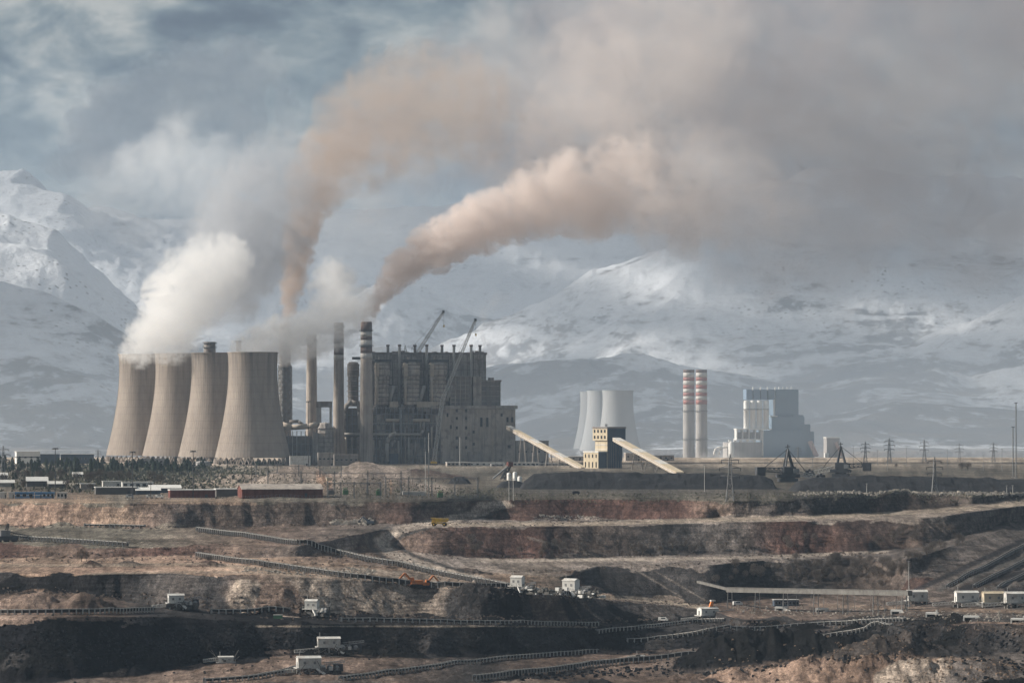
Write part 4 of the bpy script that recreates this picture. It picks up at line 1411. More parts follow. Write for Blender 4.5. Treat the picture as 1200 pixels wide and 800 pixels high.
# ------------------------------------------------------------------ coal heaps on the stockyard
def heap(name, label, cat, x0, x1, yb, top_rows, depth, m, seed, rough=1.0):
    p0, p1 = gp_at(x0, yb), gp_at(x1, yb)
    D = (p0.y + p1.y) / 2 + depth / 2
    S = D / F
    nx, nyy = max(24, int((x1 - x0) * 1.3)), 34
    us = np.linspace(x0, x1, nx)
    dd = np.linspace(-depth / 2, depth / 2, nyy)
    U, V = np.meshgrid(us, dd)
    X, Y = (U - 600) / F * D, D + V
    H = (HOR - itp(U, top_rows)) * S
    base = np.array([gz(x, D) for x in X[0]])[None, :]
    hh = np.maximum(H - base, .3)
    pr = np.clip(1 - np.abs(V / (depth / 2)) ** 1.15, 0, 1) * (1 + .34 * fbm(X / 45 + seed, Y / 40, 5))
    end = sstep(0, 1, np.minimum(U - x0, x1 - U) / 9)
    Z = base - .6 + (hh + .6) * np.clip(pr * 1.12, 0, 1) * end + rough * end * np.clip(pr * 4, 0, 1) * (.9 * fbm(X / 7, Y / 7 + seed, 4) + .7 * ridged(X / 13 + seed, Y / 16, 4))
    o = grid_mesh(name, X[::-1], Y[::-1], Z[::-1], m)
    return tag(o, label, cat, 'coal heaps of the stockyard' if cat == 'coal heap' else None)


heap('coal_heap', 'long black coal heap stretching from the transfer tower towards the stackers', 'coal heap', 606, 912, 573, [(606, 570), (625, 556), (650, 553.5), (690, 553), (760, 554.5), (800, 555.5), (850, 555), (890, 556.5), (905, 562), (912, 572)], 70, M['coal'], 1)
heap('coal_heap', 'long black coal heap stretching from the stackers past the big pylon', 'coal heap', 922, 1262, 576, [(922, 574), (935, 564), (955, 560), (1000, 557.5), (1060, 558), (1120, 559.5), (1160, 560), (1170, 562), (1262, 561)], 70, M['coal'], 2)
heap('coal_heap', 'small black coal heap on the dirt beside the boiler house sheds', 'coal heap', 521, 556, 567, [(521, 566), (533, 559), (543, 558.5), (556, 566)], 30, M['coal'], 3, .5)
heap('coal_heap', 'low black coal heap below the white silos and sheds', 'coal heap', 578, 625, 571, [(578, 570), (590, 564), (606, 563), (625, 568)], 30, M['coal'], 4, .5)


# ------------------------------------------------------------------ stackers
def stacker(label, u, yb, flip=1):
    p = gp_at(u, yb)
    p.y += 60
    p.x = (u - 600) / F * p.y
    p.z = -(yb - 4 - HOR) / F * p.y - 5
    t = thing('stacker', label, 'stacker', p, math.radians(12 * flip), 'coal stackers')
    t.scale = (1.35,) * 3
    zg = (gz(p.x, p.y) - p.z) / 1.35
    MB().box(-5, 5, -4, 4, zg, zg + 2).box(-3.2, 3.2, -3, 3, zg + 2, 5).build('bogie', M['darksteel'], t)
    MB().box(-6, 6, -4, 4, 5, 7).box(-3, 4, -3, 3, 7, 11).build('turntable', M['darksteel'], t)
    MB().box(2.4, 5.4, -4.3, -1.6, 7.5, 10).build('cab', M['steel'], t)
    mast = MB()
    for y in (-2, 2):
        mast.beam((-2, y, 10), (0, y * .3, 21), .8).beam((3, y, 10), (0, y * .3, 21), .8)
    mast.beam((-1, -1.6, 14), (1, 1.6, 14), .5).beam((0, 0, 20), (0, 0, 23.5), .5).beam((-1.4, 0, 22), (1.4, 0, 22.4), .4)
    mast.build('mast', M['darksteel'], t)
    MB().lattice((3 * flip, 0, 8), (19 * flip, 0, 4.5), 2.6, 1.6, 7, .4).build('boom', M['galv'], t)
    MB().lattice((-3 * flip, 0, 9), (-13 * flip, 0, 9.5), 2.6, 2.2, 4, .4).build('counter_boom', M['darksteel'], t)
    MB().box(-16 * flip - 2.4, -16 * flip + 2.4, -2.4, 2.4, 6, 11).build('counterweight', M['darksteel'], t)
    MB().beam((0, 0, 21), (12 * flip, 0, 6.6), .3).beam((0, 0, 21), (-13 * flip, 0, 11), .3).build('stay', M['darksteel'], t)
    w = MB().tube((19 * flip, -1, 4), (19 * flip, 1, 4), 2.6, None, 14)
    for i in range(8):
        a = i * math.pi / 4
        w.box(19 * flip + 2.6 * math.cos(a) - .6, 19 * flip + 2.6 * math.cos(a) + .6, -1.2, 1.2, 4 + 2.6 * math.sin(a) - .6, 4 + 2.6 * math.sin(a) + .6)
    w.build('bucket_wheel', M['darksteel'], t)


stacker('dark coal stacker between the two long coal heaps with a box shaped counterweight', 923, 566, 1)
stacker('dark coal stacker on the rim of the farther right heap with a pale boom', 985, 560, -1)

# ------------------------------------------------------------------ pylons, masts and poles
GP = 'power line pylons'


def pylon_proto():
    t = thing('pylon', 'proto', 'pylon', (0, 0, 0), 0, GP)
    mb = MB()
    H = 24.0
    lv = [(0, 2.0), (5, 1.5), (10, 1.1), (14, .8), (20, .6), (24, .12)]
    rings = [[Vector((w * sx, w * sy, z)) for sx, sy in ((-1, -1), (1, -1), (1, 1), (-1, 1))] for z, w in lv]
    for a, b_ in zip(rings[:-1], rings[1:]):
        for i in range(4):
            j = (i + 1) % 4
            mb.beam(a[i], b_[i], .26)
            mb.beam(a[i], b_[j], .16)
            mb.beam(a[j], b_[i], .16)
            mb.beam(b_[i], b_[j], .16)
    mb.build('tower_frame', M['steel'], t)
    for z, w in ((13.0, 5.0), (17.0, 5.6), (21.0, 4.6)):
        c = MB().beam((-w, 0, z), (w, 0, z), .5).beam((-w, 0, z), (0, 0, z + 1.3), .2).beam((w, 0, z), (0, 0, z + 1.3), .2).build('cross_arm', M['steel'], t)
        ins = MB()
        for x in (-w + .2, w - .2):
            ins.tube((x, 0, z - .1), (x, 0, z - 1.7), .16, None, 6)
        ins.build('insulator', M['glass'], c)
    return t


py0 = pylon_proto()
first = True
for (u, yb, yt, lab) in [(1095, 577, 535, 'lattice pylon standing at the foot of the farther coal heap, biggest of the pylons'), (855.5, 587, 532, 'lattice pylon rising in front of the nearer coal heap and the arched white pipes'),
                         (1014, 543, 517, 'faint pylon on the plain just past the stackers'), (1042, 542, 513, 'faint pylon on the plain left of the big pylon'), (1083, 541, 515, 'faint pylon on the plain directly behind the big pylon'),
                         (935, 541, 523, 'faint pylon before the pale blue power station'), (1124, 541, 519, 'faint pylon on the plain behind the two dark bushes'), (1164, 541, 518, 'faint pylon on the plain left of the twin tall masts'), (4, 558, 522, 'pylon at the edge of the compound left of the white hall'), (115, 545, 526, 'small pylon at the foot of the cooling tower farthest from the chimneys')]:
    p = gp_at(u, yb)
    S = p.y / F
    sc = (yb - yt) * S / 24.0
    if first:
        o = py0
        o.location, o.scale, o['label'] = p, (sc,) * 3, lab
        first = False
    else:
        o = dup(py0, p, R.uniform(-.5, .5), lab, sc)

for u, yt, yb, lab in ((1187, 500, 559, 'tall thin lattice mast, shorter of the twin masts beyond the coal heap'), (1190.5, 472, 560, 'tall thin lattice mast, taller of the twin masts beyond the coal heap')):
    p = gp_at(u, yb)
    t = thing('lattice_mast', lab, 'mast', p, 0, 'twin masts')
    H = (yb - yt) * p.y / F
    MB().lattice((0, 0, 0), (0, 0, H), 1.1, .8, int(H / 2.4), .16).build('mast', M['steel'], t)
    MB().box(-1.2, 1.2, -1.2, 1.2, H - .3, H + .2).build('top_platform', M['darksteel'], t)
    MB().box(-1.4, 1.4, -1.4, 1.4, -.4, .3).build('footing', M['pale_concrete'], t)


def light_mast(label, u, yt, yb):
    p = gp_at(u, yb)
    H = (yb - yt) * p.y / F
    t = thing('light_mast', label, 'floodlight mast', p, 0, 'floodlight masts')
    MB().tube((0, 0, -.3), (0, 0, H - .6), .34, .2, 8).build('pole', M['darksteel'], t)
    h = MB().lathe([(.3, H - 1), (1.7, H - .8), (1.7, H - .4), (.3, H - .3)], 12).build('lamp_ring', M['darksteel'], t)
    for i in range(6):
        a = i * math.pi / 3
        MB().box(1.7 * math.cos(a) - .35, 1.7 * math.cos(a) + .35, 1.7 * math.sin(a) - .35, 1.7 * math.sin(a) + .35, H - 1.3, H - .7).build('floodlight', M['galv'], h)


light_mast('floodlight mast standing between the white hall and the blue cabins', 65, 524, 581)
light_mast('dark floodlight mast before the cooling towers, tallest beside the white van', 155.5, 528, 584)
light_mast('floodlight mast rising before the gap between third and nearest cooling tower', 226.5, 527, 583)
light_mast('tall thin mast standing before the filter hall and its tan duct', 361.5, 489, 566)


def pole(label, u, yt, yb, m='galv', arm=True, grp='lamp and line poles', r=.2):
    p = gp_at(u, yb)
    H = (yb - yt) * p.y / F
    t = thing('line_pole', label, 'pole', p, 0, grp)
    MB().tube((0, 0, -.3), (0, 0, H), r, r * .7, 8).build('pole', M[m], t)
    if arm:
        MB().beam((-.9, 0, H - .4), (.9, 0, H - .4), .16).build('cross_arm', M[m], t)
        c = MB()
        for x in (-.8, 0, .8):
            c.tube((x, 0, H - .4), (x, 0, H + .1), .09, None, 6)
        c.build('insulator', M['glass'], t)


pole('tall pale pole in front of the dark mound at the substation', 502.5, 508, 582, r=.28)
pole('pale pole standing close beside the tallest substation pole', 498.7, 530, 582, r=.2)
pole('pale pole standing at the corner of the turbine hall', 539, 512, 546, arm=False, r=.4)
pole('thin pole before the coal heap near the transfer tower', 596.5, 556, 586)
pole('second thin pole before the coal heap near the transfer tower', 601.5, 560, 586)
pole('pole in front of the nearer coal heap left of the pylon', 825.5, 544, 576)
pole('short pale pole with a cross arm at the foot of the farther coal heap', 1015.5, 566, 579)
pole('pole with cross arm beside the substation rail at the road bend', 1179.5, 568, 579)
pole('pole with cross arm next to the road bend, second of the pair', 1186.5, 568, 579)
pole('thin tall mast above the white conveyor drive house on the pit flat', 1064.5, 656, 712, r=.16)
pole('dark wooden pole before the second cooling tower', 177, 560, 584, 'wood')
pole('dark wooden pole beside the brick workshop', 295, 540, 577, 'wood')
pole('dark wooden pole behind the brick workshop roof', 314, 552, 572, 'wood')
pole('thin pole among the trees below the white hall', 36, 543, 566, 'wood')
pole('thin pole among the trees at the compound edge', 79, 551, 576, 'wood')
pole('thin pole behind the long white roof', 203, 548, 575, 'wood')
for u, yt, yb, lab in ((952, 519, 548, 'thin far pole right of the pale blue power station'), (1000, 522, 546, 'thin far pole on the plain before the stackers'), (1028, 527, 545, 'thin far pole between two faint pylons'), (1040, 528, 552, 'pale far pole on the dry plain'), (1152, 533, 551, 'thin far pole beside the dark bushes'), (1174, 525, 552, 'thin far pole left of the shorter twin mast'), (1062, 524, 546, 'thin far pole left of the big pylon'), (1110, 526, 546, 'thin far pole right of the big pylon')):
    pole(lab, u, yt, yb, 'steel', grp='far poles on the plain', r=.22)
for i, u in enumerate((857, 873, 890, 905, 921, 941, 960, 976, 990)):
    pole(('first', 'second', 'third', 'fourth', 'fifth', 'sixth', 'seventh', 'eighth', 'ninth')[i] + ' thin pole under the long grey gallery counted from its incline', u * 1.0 + 60, 697, 716, 'steel', False, 'poles along the pit gallery', .12)

# ------------------------------------------------------------------ the compound on the rim
building('storage_hall', 'white hall with a pale band beside the dark blue sheds', 'hall', 20, 47, 528.5, 543, 22, 12, 'white', 'roof', door=False, band='steel', win=(4, 1))
building('storage_hall', 'dark blue shed close beside the white hall', 'hall', 48, 70, 531.5, 543, 22, 8, 'navy', 'steel')
building('storage_hall', 'long dark blue shed with a pale roof edge', 'hall', 72, 110, 531.5, 543, 22, 8, 'navy', 'galv', win=(6, 1))
building('tower_base_building', 'small white and grey building at the foot of the second cooling tower', 'building', 168, 198, 536.5, 545, 12, 14, 'pale_concrete', 'steel', win=(5, 1))
t0 = gp_at(238, 547)
t = thing('water_tank', 'squat pale round tank at the foot of the third cooling tower', 'tank', t0, 0)
MB().lathe([(7.5, -.4), (7.5, 4.4), (6.5, 5.4), (.1, 6.4)], 28, cap=False).build('tank_shell', M['pale_concrete'], t, True)
MB().lathe([(7.5, 4.3), (7.9, 4.3), (7.9, 4.7), (7.5, 4.7)], 28, cap=False).build('hoop', M['steel'], t)
MB().box(-10, -7, -1, 2, -.4, 4).build('valve_house', M['offwhite'], t)
for k, (x0, x1, yt, yb, m_, rf, sh, lab) in enumerate([
        (0, 9, 553.5, 561, 'offwhite', 'roof', 'gable', 'small white roofed hut at the compound edge'), (0, 17, 562, 570, 'rubble', 'roof', 'gable', 'stony white hut below the small roofed hut'),
        (32, 56, 558.5, 570, 'darkroof', 'white', 'gable', 'low dark hut with a bright white roof'), (57, 78, 563.5, 571, 'darkroof', 'roof', 'gable', 'low hut with a dull white roof beside the floodlight mast'),
        (86, 97, 553, 559, 'offwhite', 'roof', 'gable', 'tiny white hut among the bare trees'), (95, 112, 566, 573, 'rubble', 'offwhite', 'flat', 'white and grey hut behind the dark sheds'),
        (121, 142, 563, 570, 'offwhite', 'roof', 'flat', 'small white office left of the floodlight mast'), (144, 180, 564, 571, 'white', 'roof', 'flat', 'long white office behind the dark floodlight mast'),
        (113, 160, 570, 579, 'darkroof', 'roof', 'flat', 'long shed with a dull pale roof'), (160, 188, 571, 579, 'navy', 'white', 'gable', 'dark shed with a bright white roof slope'),
        (176, 212, 568, 577, 'navy', 'white', 'gable', 'broad shed with a bright white roof behind the dark shed'), (200, 252, 573, 583, 'brick', 'white', 'flat', 'long brick store with a white roof edge'),
        (254, 284, 572, 582, 'darkroof', 'white', 'flat', 'dark store with a white roof edge beside the brick workshop')]):
    building('site_hut', lab, 'hut', x0, x1, yt, yb, 9 if k < 8 else 14, 10, m_, rf, sh, win=(5, 1) if x1 - x0 > 32 and k < 8 else None, group='huts and sheds of the compound')
building('brick_workshop', 'large red brick workshop with a broad pale roof', 'workshop', 284.5, 378, 567, 585, 26, 10, 'brick', 'hall', 'gable', win=None)
for x0, x1, lab in ((0, 8, 'grey and blue cabin at the very end of the cabin row'), (10.5, 17, 'narrow pale blue cabin beside the end cabin'), (18, 40, 'long bright blue cabin in the row on the rim'), (41, 49.5, 'white container between the two bright blue cabins'), (50, 64, 'shorter bright blue cabin in the row on the rim'), (67, 79, 'pale grey cabin closing the cabin row')):
    building('site_cabin', lab, 'cabin', x0, x1, 575.8, 583.5, 3, 6, 'cabin_blue' if 'bright' in lab else ('white' if 'white' in lab else 'offwhite'), 'cabin_blue' if 'bright' in lab else 'roof', 'flat', win=(3, 1) if x1 - x0 > 10 else None, band='white' if 'bright' in lab else None, group='cabins on the rim')
for k, (x0, x1, yt, yb, m_, rf, lab) in enumerate([
        (524, 552, 541, 549, 'hall', 'roof', 'low grey shed with a pale flat roof at the turbine hall foot'), (549, 592, 541.5, 553, 'offwhite', 'roof', 'wide low shed with a long pale roof before the turbine hall'),
        (551, 575, 544.5, 556, 'hall', 'hall', 'squat round shouldered grey shed in front of the wide pale roof'), (576, 590, 548.5, 553.5, 'steel', 'galv', 'small grey hut beside the squat shed'),
        (601, 632, 541.5, 549, 'offwhite', 'roof', 'pale shed below the long conveyor gallery'), (632, 669, 542.5, 552, 'hall', 'roof', 'grey corrugated shed next to the low end of the gallery'),
        (660, 684, 534, 541, 'pale_concrete', 'white', 'distant white roofed shed behind the conveyor gallery'), (733, 752, 530, 540, 'hall', 'white', 'white roofed shed behind the transfer tower'), (752, 790, 533, 545, 'hall', 'steel', 'grey shed under the second conveyor gallery')]):
    building('works_shed', lab, 'shed', x0, x1, yt, yb, 12, 8, m_, rf, win=(6, 1) if x1 - x0 > 27 else (3, 1), D=3820 + 20 * (k % 3) if k < 6 else 4300, group='sheds round the old power station')
for i, (u, lab) in enumerate(((596.5, 'white upright tank, leftmost of the three by the low coal heap'), (603.5, 'white upright tank, tallest of the three by the low coal heap'), (609, 'small white tank, lowest of the three by the low coal heap'))):
    p = gp_at(u, 563 + i)
    p.y += 30
    p.x = (u - 600) / F * p.y
    p.z = gz(p.x, p.y)
    t = thing('white_tank', lab, 'tank', p, 0, 'white tanks by the low coal heap')
    h = (5.0, 6.2, 3.4)[i]
    MB().lathe([(1.7, -.3), (1.7, h), (1.2, h + .6), (.1, h + .9)], 16, cap=False).build('tank_shell', M['white'], t, True)
    MB().beam((1.8, -.4, 0), (1.8, -.4, h), .2).build('ladder', M['steel'], t)
p = gp_at(589, 562)
t = thing('crusher', 'dark and red crusher frame standing on the low coal heap', 'crusher', p, math.radians(20))
MB().lattice((0, 0, 0), (6, 0, 12), 3, 2.2, 5, .5).build('frame', M['darksteel'], t)
MB().box(4, 8, -2, 2, 10.5, 14).build('head_house', M['brick'], t)
MB().beam((-8, 0, 1), (5, 0, 11), 1.6, 1.0).build('feed_conveyor', M['steel'], t)
rb = random.Random(31)
for i, (u, y, w) in enumerate([(1010, 533, 12), (1050, 532, 16), (1068, 533.5, 10), (1083, 532.5, 14), (1100, 534, 12), (1125, 533, 26), (1146, 533.5, 14), (1182, 534, 10), (1026, 534.5, 9), (996, 534, 10)]):
    building('far_shed', ('first', 'second', 'third', 'fourth', 'fifth', 'sixth', 'seventh', 'eighth', 'ninth', 'tenth')[sorted((1010, 1050, 1068, 1083, 1100, 1125, 1146, 1182, 1026, 996)).index(u)] + ' far white shed along the plain counted from the stackers', 'shed', u - w / 2, u + w / 2, y - 2.4, y + 1.4, 14, 10, 'white', 'white', D=6050, group='far white sheds on the plain', door=False)


# ------------------------------------------------------------------ substation: gantries, transformers and fence
def gantry(label, u0, u1, yt, yb):
    a, b_ = gp_at(u0, yb), gp_at(u1, yb)
    t = thing('gantry', label, 'gantry', a, 0, 'substation gantries')
    H = (yb - yt) * a.y / F
    L = (b_ - a)
    L.z = 0
    n = 4
    for i in range(n + 1):
        c = L * (i / n)
        MB().lattice(c, c + Vector((0, 0, H)), .7, .5, 7, .16).build('post', M['steel'], t)
    MB().lattice(Vector((0, 0, H * .9)), L + Vector((0, 0, H * .9)), .6, .6, 30, .12).build('beam', M['steel'], t)
    ins = MB()
    for i in range(12):
        c = L * ((i + .5) / 12)
        ins.tube(c + Vector((0, 0, H * .88)), c + Vector((0, 0, H * .74)), .12, None, 6)
    ins.build('insulator', M['glass'], t)


gantry('long substation gantry across the orange diggings, nearest of the gantries', 314, 470, 556, 583)
gantry('substation gantry behind the brick workshop roof', 300, 400, 551, 571)
gantry('short substation gantry at the foot of the dark mound', 452, 560, 560, 584)
gantry('low substation gantry in front of the yellow switch house', 384, 446, 566, 585)
building('switch_house', 'small yellow switch house in the substation', 'hut', 383, 389, 564, 574, 5, 8, 'cream', 'roof', door=False)
for i, (u, lab) in enumerate(((388, 'grey transformer beside the brick workshop'), (405, 'transformer left of the dark green one'), (444, 'dark green transformer in the middle of the substation'), (516, 'dark green transformer past the pale poles'))):
    p = gp_at(u, 583)
    t = thing('transformer', lab, 'transformer', p, .1, 'substation transformers')
    m_ = M['green'] if 'green' in lab else M['steel']
    MB().box(-1.6, 1.6, -1, 1, 0, 2.8).build('tank', m_, t)
    for x in (-1.1, -.4, .3, 1.0):
        MB().box(x - .12, x + .12, -1.5, -1.02, .4, 2.5).build('cooling_fin', m_, t)
    for x in (-1, 0, 1):
        MB().tube((x, 0, 2.8), (x, 0, 4.2), .14, .07, 8).build('bushing', M['band_red'], t)
    MB().tube((-1.3, .6, 3.5), (1.3, .6, 3.5), .4, None, 10).build('conservator', m_, t)
p = gp_at(480, 581)
building('long_shed', 'low pale corrugated shed among the substation posts', 'shed', 472, 500, 575.5, 582, 6, 4, 'galv', 'galv', door=False)
a = gp_at(0, 585)
t = thing('fence', 'thin post and wire fence along the rim of the pit', 'fence', a, 0)
fpost, wire = MB(), MB()
prev = None
np_ = 0
for u in np.arange(2, 560, 4.4):
    q = gp_at(u, 585.6 if u < 500 else 584.6)
    q = q - a
    MB_ = MB().beam(q + Vector((0, 0, -.2)), q + Vector((0, 0, 2.1)), .16)
    MB_.build('post', M['steel'], t)
    if prev is not None:
        for z in (.6, 1.3, 2.0):
            wire.beam(prev + Vector((0, 0, z)), q + Vector((0, 0, z)), .05)
    prev = q
wire.build('wire', M['galv'], t)


# ------------------------------------------------------------------ trees
def pine_mesh(seed, h):
    rr = random.Random(seed)
    t = thing('pine_tree', 'small dark pine in the belt below the cooling towers', 'tree', (0, 0, 0), 0, 'small pines below the cooling towers')
    MB().tube((0, 0, -.2), (0, 0, h * .8), h * .03, h * .008, 6).build('trunk', M['bark'], t)
    mb = MB()
    for i in range(190):
        f = rr.random() ** .8
        z = h * (.14 + .86 * f)
        r = h * .26 * (1 - f) ** .8 * rr.uniform(.35, 1.1) + .08
        a = rr.uniform(0, 6.283)
        c = Vector((r * math.cos(a), r * math.sin(a), z))
        s = h * .085 * rr.uniform(.7, 1.4) * (1.15 - .6 * f)
        d = Vector((math.cos(a), math.sin(a), rr.uniform(-.6, .3)))
        e = Vector((-math.sin(a), math.cos(a), rr.uniform(-.4, .4)))
        mb.add([c - e * s * .5, c + e * s * .5, c + d * s * 1.3 + Vector((0, 0, -.2 * s)), c + Vector((0, 0, s * .9))], [(0, 1, 2), (0, 3, 1), (1, 3, 2)])
    mb.build('crown', M['pine'], t)
    return t


def bare_mesh(seed, h):
    rr = random.Random(seed)
    t = thing('bare_tree', 'round leafless tree', 'tree', (0, 0, 0), 0, 'leafless trees of the compound')
    tr = MB().tube((0, 0, -.2), (0, 0, h * .4), h * .035, h * .022, 6)
    tips = []
    for i in range(7):
        a = i * .9 + rr.random()
        e = Vector((math.cos(a) * h * .25, math.sin(a) * h * .25, h * rr.uniform(.55, .8)))
        tr.tube((0, 0, h * rr.uniform(.2, .4)), e, h * .016, h * .007, 5)
        tips.append(e)
    tr.build('trunk', M['bark'], t)
    mb = MB()
    for i in range(420):
        v = Vector((rr.gauss(0, 1), rr.gauss(0, 1), rr.gauss(0, 1))).normalized() * rr.random() ** .4
        c = Vector((v.x * h * .42, v.y * h * .42, h * .6 + v.z * h * .36))
        s = h * rr.uniform(.05, .11)
        d = Vector((v.x + rr.gauss(0, .4), v.y + rr.gauss(0, .4), v.z + .5)).normalized()
        e = d.orthogonal().normalized() * s * .16
        mb.add([c - e, c + e, c + d * s * 1.6], [(0, 1, 2)])
        mb.add([c - d.cross(e), c + d.cross(e), c + d * s * 1.5], [(0, 1, 2)])
    mb.build('crown', M['twig'], t)
    return t


pines = [pine_mesh(i, 5.0) for i in range(4)]
bares = [bare_mesh(20 + i, 5.0) for i in range(4)]
scrubs = [bare_mesh(40 + i, 5.0) for i in range(4)]
for o in scrubs:
    for c in KIDS[o.name]:
        if c.name.startswith('crown'):
            c.data.materials[0] = M['pale_twig']
used = set()
rt = random.Random(77)


def put(protos, u, y, px_h, lab=None, grp=None):
    p = gp_at(u, y)
    k = rt.randrange(len(protos))
    o = protos[k]
    sc = px_h * p.y / F / 5.0
    if o.name in used:
        o = dup(o, p, rt.uniform(0, 6), lab, sc)
    else:
        used.add(o.name)
        o.location, o.rotation_euler, o.scale = p, (0, 0, rt.uniform(0, 6)), (sc,) * 3
        if lab:
            o['label'] = lab
    if grp:
        o['group'] = grp
    return o


for k in range(215):
    u = rt.uniform(-4, 332)
    y = rt.uniform(544.5, 554) if u < 240 else rt.uniform(543.5, 548)
    if u > 250:
        y = rt.uniform(543.6, 545.5)
    wh = next(w for lim, w in ((20, 'by the pylon at the compound edge'), (70, 'before the white hall'), (120, 'before the long dark blue shed'), (165, 'at the foot of the farthest cooling tower'), (206, 'at the foot of the second cooling tower'), (250, 'at the foot of the third cooling tower'), (999, 'at the foot of the nearest cooling tower')) if u < lim)
    hp = rt.uniform(6.5, 12) if u < 240 else rt.uniform(4, 6.5)
    row = 'front row' if y > 550.5 else 'middle row' if y > 547 else 'back row'
    put(pines, u, y, hp, ('taller' if hp > 9 else 'shorter') + ' dark pine in the ' + row + ' ' + wh)
for k in range(26):
    u, y = rt.uniform(0, 130), rt.uniform(552, 565)
    put(pines, u, y, rt.uniform(5, 9), 'small pine mixed with the leafless trees ' + ('beside the blue cabins' if u < 65 else 'past the floodlight mast') + (', nearer the rim' if y > 559 else ', nearer the dark sheds'))
for u, y, h in ((202, 575, 6), (209, 574.5, 6), (229, 574, 6), (232, 575.5, 5), (240, 575, 5), (16, 574, 8), (85, 578, 6), (94, 577, 6)):
    put(pines, u, y, h, 'small dark pine ' + ('left of the dark wooden pole' if u < 100 else 'behind the bright white roofs, ' + ('first', 'second', 'third', 'fourth', 'fifth')[[202, 209, 229, 232, 240].index(u)] + ' along') + (' and set lower' if y in (578,) else ''), 'small pines between the compound huts')
for u, y, h in ((104, 567, 15), (118, 566, 17), (110, 565, 14), (90, 565, 13), (140, 566, 15), (178, 567, 16), (188, 568, 13), (72, 562, 13), (60, 563, 12), (32, 560, 11), (46, 562, 12), (20, 562, 12), (4, 566, 12), (130, 563, 12), (152, 563, 11), (78, 571, 10), (106, 575, 9), (28, 572, 10)):
    put(bares, u, y, h, ('large' if h > 14 else 'mid sized' if h > 11.5 else 'small') + ' leafless tree ' + ('above the blue cabins' if u < 50 else 'round the floodlight mast' if u < 85 else 'left of the dark mast' if u < 135 else 'behind the long white office') + (', low by the rim' if y > 569 else ', up among the pines' if y < 563 else ', beside the huts'))
put(bares, 96, 657.5, 15, 'lone grey bush standing on the brown bench above the coal face', 'lone bushes in the pit')
put(bares, 102, 657.5, 12, 'small grey bush leaning on the lone bush above the coal face', 'lone bushes in the pit')
put(bares, 245, 661, 11, 'lone grey bush in front of the middle belt conveyor', 'lone bushes in the pit')
put(bares, 1127, 551, 10, 'dark bush on the dry plain, left of a pair', 'dark bushes on the plain')
put(bares, 1134, 551, 10, 'dark bush on the dry plain, right of a pair', 'dark bushes on the plain')
put(bares, 1050, 548, 5, 'small lone bush on the dry plain behind the stackers', 'dark bushes on the plain')
for k in range(150):
    q = rt.random()
    if q < .35:
        where = 'on the dark red slope'
        u, y = rt.uniform(540, 1120), 0
        y = float(np.interp(u, [540, 640, 750, 900, 1000, 1120], [643, 647, 645, 643, 640, 622])) + rt.uniform(-8, 5)
    elif q < .7:
        where = 'on the black slope above the gallery'
        u = rt.uniform(830, 1060)
        y = float(np.interp(u, [830, 900, 1000, 1060], [676, 672, 668, 668])) + rt.uniform(-10, 12)
    elif q < .85:
        where = 'in the gully below the hillside'
        u, y = rt.uniform(1030, 1130), 0
        y = float(np.interp(u, [1030, 1130], [685, 632])) + rt.uniform(-10, 6)
    else:
        where = 'right above the gallery roof'
        u, y = rt.uniform(930, 1010), rt.uniform(655, 690)
    hp = rt.uniform(6, 14)
    put(scrubs, u, y, hp, ('tall' if hp > 11.3 else 'middling' if hp > 8.6 else 'low') + ' grey scrub bush ' + where + (', left end' if u < 700 else ', midway' if u < 920 else ', right end'), 'scrub bushes on the pit slopes')


